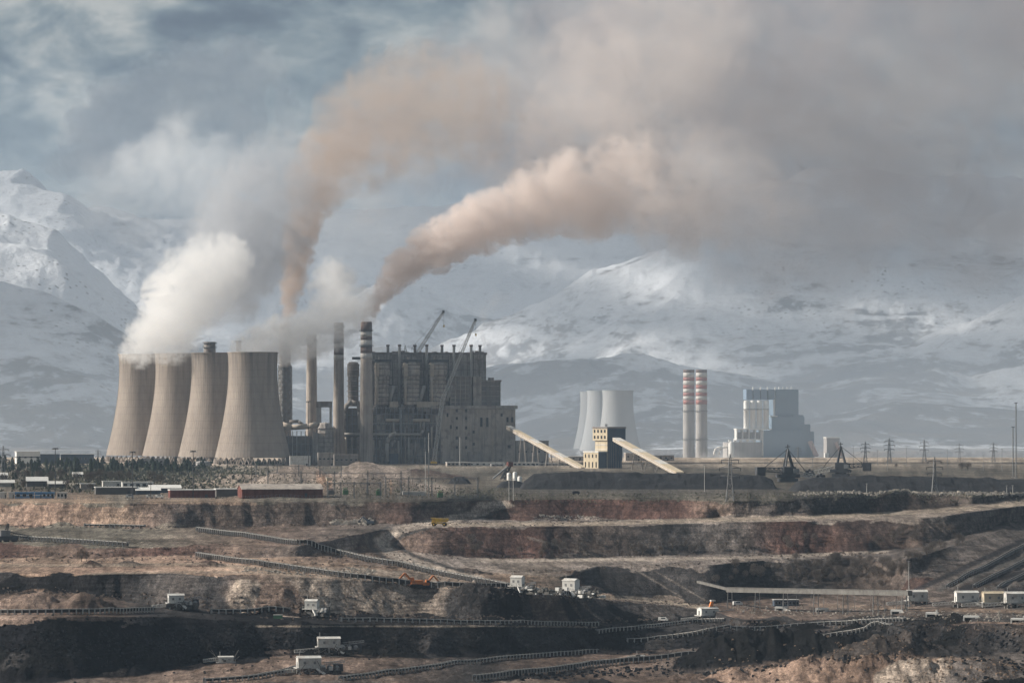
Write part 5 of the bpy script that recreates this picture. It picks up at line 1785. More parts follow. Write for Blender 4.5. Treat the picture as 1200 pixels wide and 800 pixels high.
# ------------------------------------------------------------------ belt conveyors of the pit
def conveyor(label, pts, h=2.0, w=1.8, step=3.3, rail='galv', post='galv', lift=.4, height=None):
    P3 = []
    for (u0, y0), (u1, y1) in zip(pts[:-1], pts[1:]):
        n = max(2, int(math.hypot(u1 - u0, y1 - y0) / 7))
        for i in range(n):
            P3.append(gp_at(u0 + (u1 - u0) * i / n, y0 + (y1 - y0) * i / n))
    P3.append(gp_at(*pts[-1]))
    # smooth the run so that the belt does not follow every bump
    for _ in range(6):
        P3 = [P3[0]] + [a * .25 + b_ * .5 + c * .25 for a, b_, c in zip(P3[:-2], P3[1:-1], P3[2:])] + [P3[-1]]
    for p in P3:
        p.z = max(p.z, gz(p.x, p.y)) + lift
    a = P3[0].copy()
    t = thing('belt_conveyor', label, 'conveyor', a, 0, 'belt conveyors of the pit')
    P3 = [p - a for p in P3]
    body, rl, bt = MB(), MB(), MB()
    posts = MB()
    Zv = Vector((0, 0, 1))
    run = 0.0
    for p, q in zip(P3[:-1], P3[1:]):
        d = (q - p).normalized()
        s = d.cross(Zv).normalized()
        body.add([c + s * sx * w * .42 + Zv * z for c in (p, q) for z in (.35, h) for sx in (-1, 1)], [(0, 1, 3, 2), (4, 6, 7, 5), (0, 4, 5, 1), (2, 3, 7, 6), (0, 2, 6, 4), (1, 5, 7, 3)])
        for sx in (-1, 1):
            rl.beam(p + s * sx * w / 2 + Zv * (h + .15), q + s * sx * w / 2 + Zv * (h + .15), .16, .2)
        bt.add([c + s * sx * w * .36 + Zv * (h + .12 + z) for c in (p, q) for z in (0, .1) for sx in (-1, 1)], [(0, 1, 3, 2), (4, 6, 7, 5), (0, 4, 5, 1), (2, 3, 7, 6), (0, 2, 6, 4), (1, 5, 7, 3)])
        L = (q - p).length
        k = run
        while k < L:
            c = p + d * k
            for sx in (-1, 1):
                posts.beam(c + s * sx * (w / 2 + .06) + Zv * -lift * 1.6, c + s * sx * (w / 2 + .06) + Zv * (h + .3), .5)
            k += step
        run = k - L
    body.build('frame', M['belt'], t)
    rl.build('side_rail', M[rail], t)
    bt.build('belt', M['rubber'], t)
    o = posts.build('support_post', M[post], t)
    o['kind'] = 'stuff'
    e = P3[0]
    MB().tube(e + Vector((0, -w * .5, h)), e + Vector((0, w * .5, h)), .55, None, 10).build('tail_drum', M['steel'], t)
    e = P3[-1]
    MB().tube(e + Vector((0, -w * .5, h)), e + Vector((0, w * .5, h)), .55, None, 10).build('head_drum', M['steel'], t)
    return t


conveyor('long upper belt conveyor running down across the tan bench to the twin drive houses', [(232, 622.5), (280, 628), (320, 634), (380, 645), (440, 659), (500, 671), (560, 682), (596, 688)])
conveyor('middle belt conveyor below the long upper one ending near the orange excavator', [(232, 652.5), (260, 657), (300, 662), (340, 667), (400, 676), (440, 681), (480, 686)])
conveyor('short level belt conveyor leading into the first bright drive house', [(500, 687.5), (550, 688.5), (604, 690)])
conveyor('upper belt conveyor starting at the dark spreader on the brown bench', [(18, 632), (60, 634.5), (100, 637), (150, 640.5)], 1.9)
conveyor('level belt conveyor along the top of the black coal face', [(-20, 719.5), (60, 719.2), (130, 718.5), (180, 716)], 1.6, post='galv')
conveyor('thin distant belt conveyor under the orange slope', [(100, 617), (130, 617.5), (170, 618.5)], 1.2)
conveyor('belt conveyor leaving the white drive house at the coal face to the right', [(248, 718), (300, 720), (340, 719)], 1.4)
conveyor('long level belt conveyor under the light earth slope', [(400, 727), (480, 729), (560, 730.5), (640, 731.5), (700, 733)], 1.2)
conveyor('long dark belt conveyor slanting across the pit floor past the white hut', [(556, 797), (640, 787), (720, 777), (800, 770.5), (820, 769)], 1.9)
conveyor('dark belt conveyor on the floor leading away from the lowest grey drive house', [(400, 796), (470, 786), (560, 775), (640, 768), (700, 764.5)], 1.1)
conveyor('paired belt conveyor curving over the dark bench towards the portals, upper one', [(735, 754), (800, 746), (860, 740), (930, 734), (1000, 729), (1060, 725)], 1.1)
conveyor('paired belt conveyor curving over the dark bench towards the portals, lower one', [(880, 760), (940, 751), (1000, 743), (1045, 736)], 1.1)
conveyor('short belt conveyor below the small drive house with the orange boom', [(700, 741), (760, 735), (810, 729), (850, 726)], 1.0)
conveyor('belt conveyor at the lower left corner of the pit floor', [(240, 800), (290, 796), (330, 788), (352, 783)], 1.2)
for k, (a_, b_) in enumerate((((1110, 688), (1200, 640)), ((1142, 688), (1206, 655)), ((1170, 690), (1212, 668)))):
    conveyor('belt conveyor climbing the right hand hillside, ' + ('outermost and longest', 'middle one', 'innermost and shortest')[k] + ' of three', [a_, ((a_[0] + b_[0]) / 2, (a_[1] + b_[1]) / 2), b_], 1.0, rail='steel', post='steel')

# the long enclosed gallery on the pit flat
g0, g1, g2 = gp_at(818, 701), gp_at(853, 712), gp_at(1066, 716)
hz1 = -(690.5 - HOR) / F * g1.y
t = thing('long_gallery', 'long grey enclosed conveyor gallery on stilts below the dark slope', 'conveyor', g1, 0)
A0, A1, A2 = Vector((g0.x, g0.y, -(681 - HOR) / F * g0.y)) - g1, Vector((0, 0, hz1 - g1.z)), Vector((g2.x, g2.y, -(694.5 - HOR) / F * g2.y)) - g1
MB().beam(A1, A2, 2.6, 2.3).build('gallery_body', M['gallery_grey'], t)
MB().beam(A1 + Vector((0, 0, 1.2)), A2 + Vector((0, 0, 1.2)), 3.0, .25).build('roof', M['gallery_grey'], t)
MB().beam(A0, A1 + Vector((0, 0, .3)), 1.7, 1.2).build('incline', M['gallery_grey'], t)
dv = A2 - A1
for i in range(1, 44):
    c = A1 + dv * (i / 44)
    MB().box(c.x - .1, c.x + .1, c.y - 1.42, c.y - 1.32, c.z - 1.1, c.z + 1.1).build('panel_joint', M['steel'], t)
for f in (0.01, .17, .33, .5, .66, .82, .97):
    c = A1 + dv * f
    zf = gz(c.x + g1.x, c.y + g1.y) - g1.z - .4
    lg = MB()
    for sx in (-1, 1):
        lg.beam(c + Vector((sx * 1.0, 0, -1.1)), Vector((c.x + sx * 1.3, c.y, zf)), .4)
    lg.beam(Vector((c.x - 1.2, c.y, (zf + c.z) / 2)), Vector((c.x + 1.2, c.y, (zf + c.z) / 2)), .25)
    lg.build('stilt', M['galv'], t)


# ------------------------------------------------------------------ drive stations
def station(label, u, y, wpx, hpx, leg_px, yaw, wall='white', drives=True, boom=None, spread=1.35):
    p = gp_at(u, y)
    S = p.y / F
    w, h, lh = wpx * S, hpx * S, leg_px * S
    t = thing('drive_house', label, 'drive house', p, math.radians(yaw), 'conveyor drive houses')
    d = w * .55
    hs = MB().gable(-w / 2, w / 2, -d / 2, d / 2, lh, lh + h * .84, lh + h * .99).build('housing', M[wall], t)
    rf = MB()
    for sy in (-1, 1):
        a0, a1 = (sy * (d / 2 + .25), lh + h * .81), (0, lh + h)
        rf.add([(-w / 2 - .25, a0[0], a0[1]), (w / 2 + .25, a0[0], a0[1]), (w / 2 + .25, a1[0], a1[1]), (-w / 2 - .25, a1[0], a1[1]),
                (-w / 2 - .25, a0[0], a0[1] + .16), (w / 2 + .25, a0[0], a0[1] + .16), (w / 2 + .25, a1[0], a1[1] + .16), (-w / 2 - .25, a1[0], a1[1] + .16)],
               [(0, 1, 2, 3), (7, 6, 5, 4), (0, 4, 5, 1), (1, 5, 6, 2), (2, 6, 7, 3), (3, 7, 4, 0)])
    rf.build('roof', M['offwhite' if wall == 'white' else wall], t)
    n = max(5, int(wpx / 1.4))
    rb_ = MB()
    for i in range(n + 1):
        x = -w / 2 + w * i / n
        rb_.box(x - .05, x + .05, -d / 2 - .1, -d / 2 - .005, lh + .1, lh + h * .82)
    o = rb_.build('wall_rib', M['offwhite'], hs)
    o['kind'] = 'stuff'
    for i in (-1, 1):
        MB().box(i * w * .22 - .5, i * w * .22 + .5, -d / 2 - .16, -d / 2 + .02, lh + h * .3, lh + h * .55).build('louvre', M['steel'], hs)
    MB().box(-w / 2 - .14, -w / 2 + .02, -.6, .6, lh + .1, lh + min(2.2, h * .6)).build('door', M['steel'], hs)
    MB().box(-w / 2 - .9, w / 2 + .9, -d / 2 - 1.0, d / 2 + 1.0, lh - .45, lh - .02).build('platform', M['galv'], t)
    if lh > .8:
        for sx in (-1, 0, 1):
            for sy in (-1, 1):
                MB().box(sx * w * .44 - .28, sx * w * .44 + .28, sy * d * .44 - .28, sy * d * .44 + .28, -.6, lh - .46).build('leg', M['galv'], t)
        br = MB()
        br.beam((-w * .44, -d * .46, .2), (0, -d * .46, lh - .5), .18).beam((w * .44, -d * .46, .2), (0, -d * .46, lh - .5), .18)
        br.build('brace', M['galv'], t)
    hr = MB()
    for i in range(9):
        x = -w / 2 - .8 + (w + 1.6) * i / 8
        hr.beam((x, -d / 2 - .95, lh), (x, -d / 2 - .95, lh + 1.0), .09)
    hr.beam((-w / 2 - .8, -d / 2 - .95, lh + 1.0), (w / 2 + .8, -d / 2 - .95, lh + 1.0), .09)
    hr.build('handrail', M['galv'], t)
    if drives:
        x0 = w * .55
        fr = MB()
        fr.box(x0 - 1, x0 + w * .95, -d * .35, d * .35, .9, 1.5)
        for i in range(4):
            x = x0 + i * w * .28
            fr.box(x - .25, x + .25, -d * .3, -d * .3 + .5, -.6, .9).box(x - .25, x + .25, d * .3 - .5, d * .3, -.6, .9)
        fr.build('drive_frame', M['darksteel'], t)
        for i in range(3):
            x = x0 + .8 + i * w * .29
            c = MB().tube((x, -d * .3, 2.5), (x, d * .3, 2.5), 1.05, None, 14).build('drive_drum', M['steel' if i else 'galv'], t, True)
            MB().box(x - .7, x + .7, -d * .3 - 1.5, -d * .3 - .1, 1.55, 2.9).build('motor', M['offwhite' if i == 1 else 'steel'], c)
        MB().box(x0 + w * .55, x0 + w * .95, -d * .2, d * .2, 1.5, 4.0).build('transfer_hood', M['darksteel'], t)
        MB().beam((w * .3, -d * .6, lh * .85), (w * .62, -d * .95, .2), 1.5, .7).build('discharge_chute', M['white'], t)
        MB().lattice((x0 + 1, d * .1, 4.0), (x0 + w * 1.05, d * .1, 5.0), 1.0, .8, 6, .16).build('service_gantry', M['steel'], t)
    MB().lattice((-w * .55, 0, 1.6), (-w * 1.55, 0, .9), 1.2, 1.2, 7, .2).build('feed_bridge', M['galv'], t)
    rr = random.Random(int(u * 7 + y))
    mc = MB()
    mc2 = MB()
    for i in range(int(26 * spread) if drives else 12):
        x, y_ = rr.uniform(-w * .6, w * (spread if drives else .6)), rr.uniform(-d * .9, d * .6)
        a_, b_, c_ = rr.uniform(.3, 1.4), rr.uniform(.3, .9), rr.uniform(.4, 1.6)
        z0 = rr.choice((-.4, -.4, .6, 1.5))
        (mc2 if spread > 2 and i % 3 == 0 else mc).box(x - a_, x + a_, y_ - b_, y_ + b_, z0, z0 + c_)
        if i % 2:
            mc.beam((x, y_, z0), (x + rr.uniform(-4, 4), y_ + rr.uniform(-1, 1), z0 + rr.uniform(1, 4)), .22)
    o = mc.build('machinery', M['machine'], t)
    o['kind'] = 'stuff'
    if mc2.v:
        o = mc2.build('painted_machinery', M['white'], t)
        o['kind'] = 'stuff'
    MB().tube((-w * .4, 0, lh + h), (-w * .4, 0, lh + h + 2.0), .09, None, 6).build('aerial', M['galv'], t)
    if boom:
        MB().beam((w * .12, 0, lh + h * .8), (w * .28, 0, lh + h * .8 + boom * S), 1.3, 1.3).build('boom', M['orange'], t)
        MB().box(w * .28 - 1, w * .28 + 1.4, -.9, .9, lh + h * .8 + boom * S - .2, lh + h * .8 + boom * S + .5).build('boom_head', M['offwhite'], t)
    return t


station('bright white drive house on legs at the end of the long upper conveyor', 606.5, 694, 15, 11.5, 8.5, -30, spread=4.2)
station('bright white drive house with a dark end wall at the tip of the earth bank', 669, 698, 18, 12.5, 8, -38, spread=2.4)
station('white and grey drive house at the edge of the black coal face', 206.5, 712, 18, 10, 7, 14, 'white')
station('cream white drive house under the light earth slope, above the two grey ones', 366, 720, 15, 10.5, 8, -22)
station('grey drive house in the shade of the dark slope, upper of the two grey ones', 385.5, 767, 26, 11, 8, 8, 'offwhite')
station('grey drive house on the pit floor, lowest of all the drive houses', 362, 787, 27, 13, 8, 14, 'offwhite')
station('small white box house on the brown ledge under the coal face', 265, 775.5, 17, 6.5, 1.2, 10, 'offwhite', False)
station('white and grey drive house with an orange boom standing on its roof', 829, 726, 22, 9, 7, 24, 'white', True, 9)
station('white drive house at the end of the long grey gallery', 1074, 708, 23, 12, 6, 6, 'offwhite', False)
station('long white drive house below the hillside conveyors', 1132, 709, 26, 12, 6, 6, 'white', True)
station('cream drive house under a brown roof on the pit flat', 1163, 710, 24, 12, 6, 6, 'cream', False)
station('grey drive house farthest along the pit flat beside the cream one', 1190, 711, 26, 12, 6, 6, 'offwhite', False)
station('small pale hut standing on the slanting pit floor conveyor', 750, 772, 10, 5, .8, 8, 'offwhite', False)

# white portals and small things on the flat
conveyor('level belt conveyor joining the two bright drive houses', [(600, 693.5), (640, 696), (690, 698.5)], 1.6)
for u, y, w, lab in ((1049.5, 718.5, 13, 'white concrete portal, leftmost in the row on the pit flat'), (1091, 721.5, 14, 'white concrete portal with a raised corner post, second in its row'), (1137, 725, 18, 'white concrete portal, widest in its row, with a ramp wing'), (1192, 726.5, 17, 'white concrete portal, last in its row above the dark cliff'), (914, 715, 13, 'flat white slab portal near the long low shed'), (962, 716.5, 14, 'flat white portal with a dark mouth beside the long low shed')):
    p = gp_at(u, y)
    S = p.y / F
    t = thing('culvert_portal', lab, 'portal', p, math.radians(-14), 'white concrete portals')
    W2, H2 = w * S / 2, 4.6 * S
    MB().box(-W2, W2, 0, 4, H2 * .55, H2).build('lintel', M['white'], t)
    MB().box(-W2, -W2 + .5, 0.02, 4, -.5, H2 * .55).build('jamb', M['white'], t)
    MB().box(W2 * .55, W2, 0.02, 4, -.5, H2 * .55).build('jamb', M['white'], t)
    MB().box(-W2 + .5, W2 * .55, 2.5, 3.8, -.5, H2 * .54).build('opening', M['rubber'], t)
    MB().add([(W2 + .01, 0, -.5), (W2 + 3.5, -1.5, -.5), (W2 + .01, 0, H2 * .9), (W2 + .01, .6, -.5), (W2 + 3.5, -.9, -.5), (W2 + .01, .6, H2 * .9)], [(0, 1, 2), (5, 4, 3), (0, 2, 5, 3), (1, 4, 5, 2), (0, 3, 4, 1)]).build('wing_wall', M['offwhite'], t)
    if 'post' in lab or 'last' in lab:
        MB().box(W2 * .7, W2, -.3, -.02, 0, H2 * 1.7).build('corner_post', M['white'], t)
building('long_low_shed', 'long low dark shed with a pale roof on the pit flat', 'shed', 907, 936, 701.5, 709, 6, 5, 'navy', 'galv', win=(7, 1))
p = gp_at(864, 709)
t = thing('site_van', 'small pale vehicle on the pit flat near the orange boom', 'van', p, .2)


def van_parts(t, m):
    MB().add([(-2.4, -1, .5), (2.4, -1, .5), (2.4, 1, .5), (-2.4, 1, .5), (-2.4, -1, 1.3), (2.4, -1, 1.3), (2.4, 1, 1.3), (-2.4, 1, 1.3), (-2.3, -.9, 2.2), (1.4, -.9, 2.2), (1.4, .9, 2.2), (-2.3, .9, 2.2)],
             [(3, 2, 1, 0), (0, 1, 5, 4), (1, 2, 6, 5), (2, 3, 7, 6), (3, 0, 4, 7), (4, 5, 9, 8), (5, 6, 10, 9), (6, 7, 11, 10), (7, 4, 8, 11), (8, 9, 10, 11)]).build('body', m, t)
    MB().box(-1.0, 1.2, -.99, -.93, 1.4, 2.0).build('side_window', M['glass'], t)
    MB().add([(2.32, -.85, 1.38), (2.32, .85, 1.38), (1.52, .8, 2.12), (1.52, -.8, 2.12)], [(0, 1, 2, 3)]).build('windscreen', M['glass'], t)
    for x in (-1.5, 1.5):
        for y in (-1, .8):
            MB().tube((x, y, .38), (x, y + .2, .38), .38, None, 12).build('wheel', M['rubber'], t)


van_parts(t, M['white'])
for u, y, lab, m_ in ((152.5, 583.2, 'white van parked by the dark floodlight mast on the rim', 'white'), (176, 583.5, 'pale blue van parked on the rim, left of a pair', 'offwhite'), (187, 583.5, 'white van parked on the rim, right of a pair', 'white'), (675, 579, 'dark vehicle with a white sign post beside the rim road', 'darksteel'), (777, 729.5, 'white machine parked by the dark conveyor bench', 'white')):
    p = gp_at(u, y)
    t = thing('parked_van', lab, 'van', p, rt.uniform(-.3, .3), 'vehicles on the rim')
    van_parts(t, M[m_])

# dump truck on the haul road
p = gp_at(515, 616)
t = thing('dump_truck', 'yellow dump truck driving on the haul road bend', 'dump truck', p, math.radians(172))
MB().box(-4.2, 4.4, -1.6, 1.6, 1.3, 2.0).build('chassis', M['yellow'], t)
MB().add([(-4.6, -1.9, 2.4), (2.0, -1.9, 2.1), (2.0, 1.9, 2.1), (-4.6, 1.9, 2.4), (-5.2, -2.1, 4.2), (2.4, -2.1, 4.4), (2.4, 2.1, 4.4), (-5.2, 2.1, 4.2)], [(3, 2, 1, 0), (0, 1, 5, 4), (1, 2, 6, 5), (2, 3, 7, 6), (3, 0, 4, 7), (4, 5, 6, 7)]).build('dump_body', M['yellow'], t)
MB().box(2.3, 5.0, -2.1, 2.1, 4.42, 4.65).build('canopy', M['yellow'], t)
cb = MB().box(2.5, 4.3, -1.5, .9, 2.02, 4.2).build('cab', M['yellow'], t)
MB().box(3.0, 4.36, -1.56, .7, 3.1, 3.9).build('window', M['glass'], cb)
for x in (-3.0, 3.0):
    for y in (-2.0, 1.2):
        w = MB().tube((x, y, 1.05), (x, y + .8, 1.05), 1.05, None, 16).build('wheel', M['rubber'], t)
        MB().tube((x, y - .04, 1.05), (x, y + .84, 1.05), .5, None, 10).build('hub', M['yellow'], w)

# excavators
for u, y, lab, m_, yaw, sc in ((487, 687.5, 'orange excavator with its arm folded beside the belt junction', 'orange', 200, 1.5), (497, 688.5, 'second orange excavator close behind the first', 'orange', 20, 1.3), (434, 615, 'dark blue excavator at the rubble by the haul road', 'navy', 170, 1.1)):
    p = gp_at(u, y)
    t = thing('excavator', lab, 'excavator', p, math.radians(yaw), 'excavators in the pit')
    t.scale = (sc,) * 3
    for yy in (-1.3, .8):
        MB().box(-2, 2, yy, yy + .6, 0, .9).build('crawler_track', M['rubber'], t)
    MB().box(-2.2, 1.4, -1.3, 1.3, 1.0, 2.2).build('upper_body', M[m_], t)
    c = MB().box(.4, 1.7, -1.3, -.2, 1.2, 3.0).build('cab', M[m_], t)
    MB().box(.6, 1.76, -1.36, -.3, 2.0, 2.8).build('window', M['glass'], c)
    MB().beam((1.2, .2, 1.8), (3.6, .2, 4.4), .5, .6).build('arm', M[m_], t)
    MB().beam((3.6, .2, 4.4), (5.6, .2, 2.4), .4, .5).build('stick', M[m_], t)
    MB().box(5.0, 6.2, -.4, .8, 1.2, 2.4).build('bucket', M['darksteel'], t)
# the dark spreader at the left edge
p = gp_at(8, 634)
t = thing('spreader', 'dark spreader machine with a lattice boom at the start of the bench conveyor', 'spreader', p, .2)
MB().box(-5, 6, -3, 3, .8, 3).build('base', M['darksteel'], t)
MB().box(-3, 2, -2, 2, 3, 6).build('house', M['steel'], t)
MB().lattice((-2, 0, 5), (13, 0, 2.2), 1.8, 1.2, 8, .3).build('boom', M['darksteel'], t)
MB().lattice((0, 0, 6), (1, 0, 9.5), 1.4, .8, 3, .3).build('mast', M['darksteel'], t)
for x in (-4, 0, 4):
    for y in (-3.6, 2.4):
        MB().box(x - 1.3, x + 1.3, y, y + 1.2, -.4, .8).build('crawler_track', M['rubber'], t)
p = gp_at(300, 722)
t = thing('green_bin', 'small green and white bin beside the conveyor under the light slope', 'bin', gp_at(326, 724), 0)
MB().box(-2, 2, -1, 1, 0, 1.6).build('bin_body', M['green'], t)
MB().box(-2.1, 2.1, -1.1, 1.1, 1.61, 1.8).build('lid', M['offwhite'], t)


# ------------------------------------------------------------------ rubble and loose stones (too many to count)
def rubble(name, label, pts, n, smin, smax, m, seed):
    rr = random.Random(seed)
    mb = MB()
    for k in range(n):
        a, b_ = rr.choice(list(zip(pts[:-1], pts[1:])))
        f = rr.random()
        u, y = a[0] + (b_[0] - a[0]) * f + rr.gauss(0, 2), a[1] + (b_[1] - a[1]) * f + rr.gauss(0, a[2])
        p = gp_at(u, y)
        s = rr.uniform(smin, smax)
        vs = [p + Vector((rr.uniform(.5, 1.2) * s * x, rr.uniform(.5, 1.2) * s * yy, rr.uniform(.3, .9) * s * z + s * .2)) for x, yy, z in ((-1, -1, -1), (1, -1, -1), (1, 1, -1), (-1, 1, -1), (-.7, -.7, 1), (.7, -.7, 1), (.7, .7, 1), (-.7, .7, 1))]
        mb.add(vs, [(3, 2, 1, 0), (4, 5, 6, 7), (0, 1, 5, 4), (1, 2, 6, 5), (2, 3, 7, 6), (3, 0, 4, 7)])
    o = mb.build(name, m)
    return tag(o, label, 'rubble', kind='stuff')


rubble('rubble', 'pale rubble strewn along the foot of the coal heaps', [(930, 580, 1.2), (1000, 578, 1.4), (1080, 577.5, 1.2), (1140, 578, 1.5), (1200, 580, 1.5)], 620, .3, 1.1, M['rubble'], 1)
rubble('rubble', 'pale rubble heap by the haul road', [(390, 612, 1.6), (436, 612, 1.6)], 260, .4, 1.3, M['rubble'], 2)
rubble('rubble', 'broken stone round the belt junction', [(405, 667, 2), (440, 670, 2), (280, 666, 1.0), (360, 672, 1.0), (600, 694, 1.0), (700, 699, 1.2)], 420, .25, .8, M['rubble'], 3)
rubble('rubble', 'stones scattered over the pit flat', [(860, 712, 3), (960, 716, 4), (1080, 720, 3), (1200, 724, 3)], 420, .2, .7, M['rubble'], 4)
rubble('rubble', 'dark lumps of coal scattered on the pit floor', [(600, 792, 3), (760, 785, 5), (900, 790, 6), (1100, 780, 8), (1200, 785, 8)], 700, .3, 1.2, M['coal'], 5)
rubble('rubble', 'pale stones on the ledge of the red slope', [(630, 604, .7), (700, 606, .7)], 70, .3, .8, M['rubble'], 6)

mb = MB()
rr = random.Random(5)
for k in range(9000):
    q = rr.random()
    if q < .62:
        u, y = rr.triangular(-20, 330, 120), rr.triangular(541.5, 580, 552)
    elif q < .8:
        u, y = rr.uniform(250, 600), rr.uniform(572, 584)
    else:
        u, y = rr.uniform(600, 1200), rr.triangular(576, 590, 580)
    p = gp_at(u, y)
    s = rr.uniform(.35, 1.1) * p.y / 2600 * (1.25 if q < .62 else .7)
    a = rr.uniform(0, 6.283)
    e = Vector((math.cos(a), math.sin(a), 0)) * s
    f = Vector((-math.sin(a), math.cos(a), 0)) * s * .7
    z = Vector((0, 0, s * rr.uniform(.8, 1.9)))
    mb.add([p - e, p + e, p - f, p + f, p + z + e * .4, p + z * .8 - f * .5], [(0, 1, 4), (2, 3, 5), (0, 3, 4), (1, 2, 5)])
o = mb.build('scrub', M['scrub'])
tag(o, 'dry grey green scrub between the trees and huts on the rim', 'scrub', kind='stuff')

rubble('loose_stones', 'loose brown lumps fallen along the feet of the benches', [(0, 616, 1), (200, 618, 1), (480, 613, 1), (720, 609, 1), (0, 654, 4), (300, 655, 5), (520, 652, 1), (760, 651, 1), (1040, 648, 1), (500, 675, 6), (700, 704, 2), (830, 708, 2), (0, 694, 2), (150, 700, 4), (350, 722, 1.5), (500, 723, 1.5), (640, 730, 1.5), (820, 728, 2), (1000, 733, 3), (1200, 735, 4)], 2600, .2, .75, M['clod'], 11)
rubble('loose_stones', 'loose black lumps scattered over the coal faces and floor', [(0, 760, 16), (180, 750, 16), (300, 752, 10), (640, 750, 9), (860, 748, 6), (1000, 752, 8), (1200, 752, 12)], 2400, .2, .8, M['coal'], 12)
rubble('loose_stones', 'tan lumps strewn over the orange diggings on the pit floor', [(830, 792, 5), (950, 782, 8), (1040, 782, 9), (1120, 785, 8), (1200, 790, 6)], 1300, .2, .8, M['tan_clod'], 13)
# ------------------------------------------------------------------ smoke, steam and cloud (volumes evaluated on a grid)
def vol_mat(name, col, aniso=0.0):
    m = bpy.data.materials.new(name)
    m.use_nodes = True
    nt = m.node_tree
    nt.nodes.clear()
    o = nd(nt, 'ShaderNodeOutputMaterial')
    pv = nd(nt, 'ShaderNodeVolumePrincipled')
    pv.inputs['Color'].default_value = tuple(col) + (1,)
    pv.inputs['Density'].default_value = 0.001
    pv.inputs['Anisotropy'].default_value = aniso
    lnk(nt, pv.outputs[0], o.inputs['Volume'])
    return m


def volume_object(name, den, lo, hi, m):
    n = den.shape
    me = bpy.data.meshes.new(name)
    me.vertices.add(den.size)
    a = me.attributes.new('den', 'FLOAT', 'POINT')
    a.data.foreach_set('value', (den * 1000.0).ravel().astype(np.float32))      # per kilometre: thin mist would be cut off as empty otherwise
    me.materials.append(m)
    ob = link(bpy.data.objects.new(name, me))
    g = bpy.data.node_groups.new(name, 'GeometryNodeTree')
    g.interface.new_socket('Geometry', in_out='INPUT', socket_type='NodeSocketGeometry')
    g.interface.new_socket('Geometry', in_out='OUTPUT', socket_type='NodeSocketGeometry')
    gi, go = g.nodes.new('NodeGroupInput'), g.nodes.new('NodeGroupOutput')
    vc, si, sm = g.nodes.new('GeometryNodeVolumeCube'), g.nodes.new('GeometryNodeSampleIndex'), g.nodes.new('GeometryNodeSetMaterial')
    na = g.nodes.new('GeometryNodeInputNamedAttribute')
    na.data_type = 'FLOAT'
    na.inputs[0].default_value = 'den'
    si.data_type, si.domain = 'FLOAT', 'POINT'
    pos = g.nodes.new('GeometryNodeInputPosition')

    def vm(op, a, bb=None):
        x = g.nodes.new('ShaderNodeVectorMath')
        x.operation = op
        for i, v in enumerate((a, bb)):
            if v is None:
                continue
            if hasattr(v, 'links'):
                g.links.new(v, x.inputs[i])
            else:
                x.inputs[i].default_value = v
        return x.outputs['Value' if op == 'DOT_PRODUCT' else 0]
    r = vm('ADD', vm('MULTIPLY', vm('SUBTRACT', pos.outputs[0], tuple(lo)), tuple((n[k] - 1) / (hi[k] - lo[k]) for k in range(3))), (.5, .5, .5))
    idx = vm('DOT_PRODUCT', vm('FLOOR', r), (n[1] * n[2], n[2], 1))
    fi = g.nodes.new('FunctionNodeFloatToInt')
    g.links.new(idx, fi.inputs[0])
    g.links.new(gi.outputs[0], si.inputs[0])
    g.links.new(na.outputs[0], si.inputs['Value'])
    g.links.new(fi.outputs[0], si.inputs['Index'])
    g.links.new(si.outputs[0], vc.inputs['Density'])
    vc.inputs['Min'].default_value = tuple(lo)
    vc.inputs['Max'].default_value = tuple(hi)
    for k, nm in enumerate(('Resolution X', 'Resolution Y', 'Resolution Z')):
        vc.inputs[nm].default_value = n[k]
    g.links.new(vc.outputs[0], sm.inputs[0])
    sm.inputs['Material'].default_value = m
    g.links.new(sm.outputs[0], go.inputs[0])
    md_ = ob.modifiers.new('volume', 'NODES')
    md_.node_group = g
    return ob


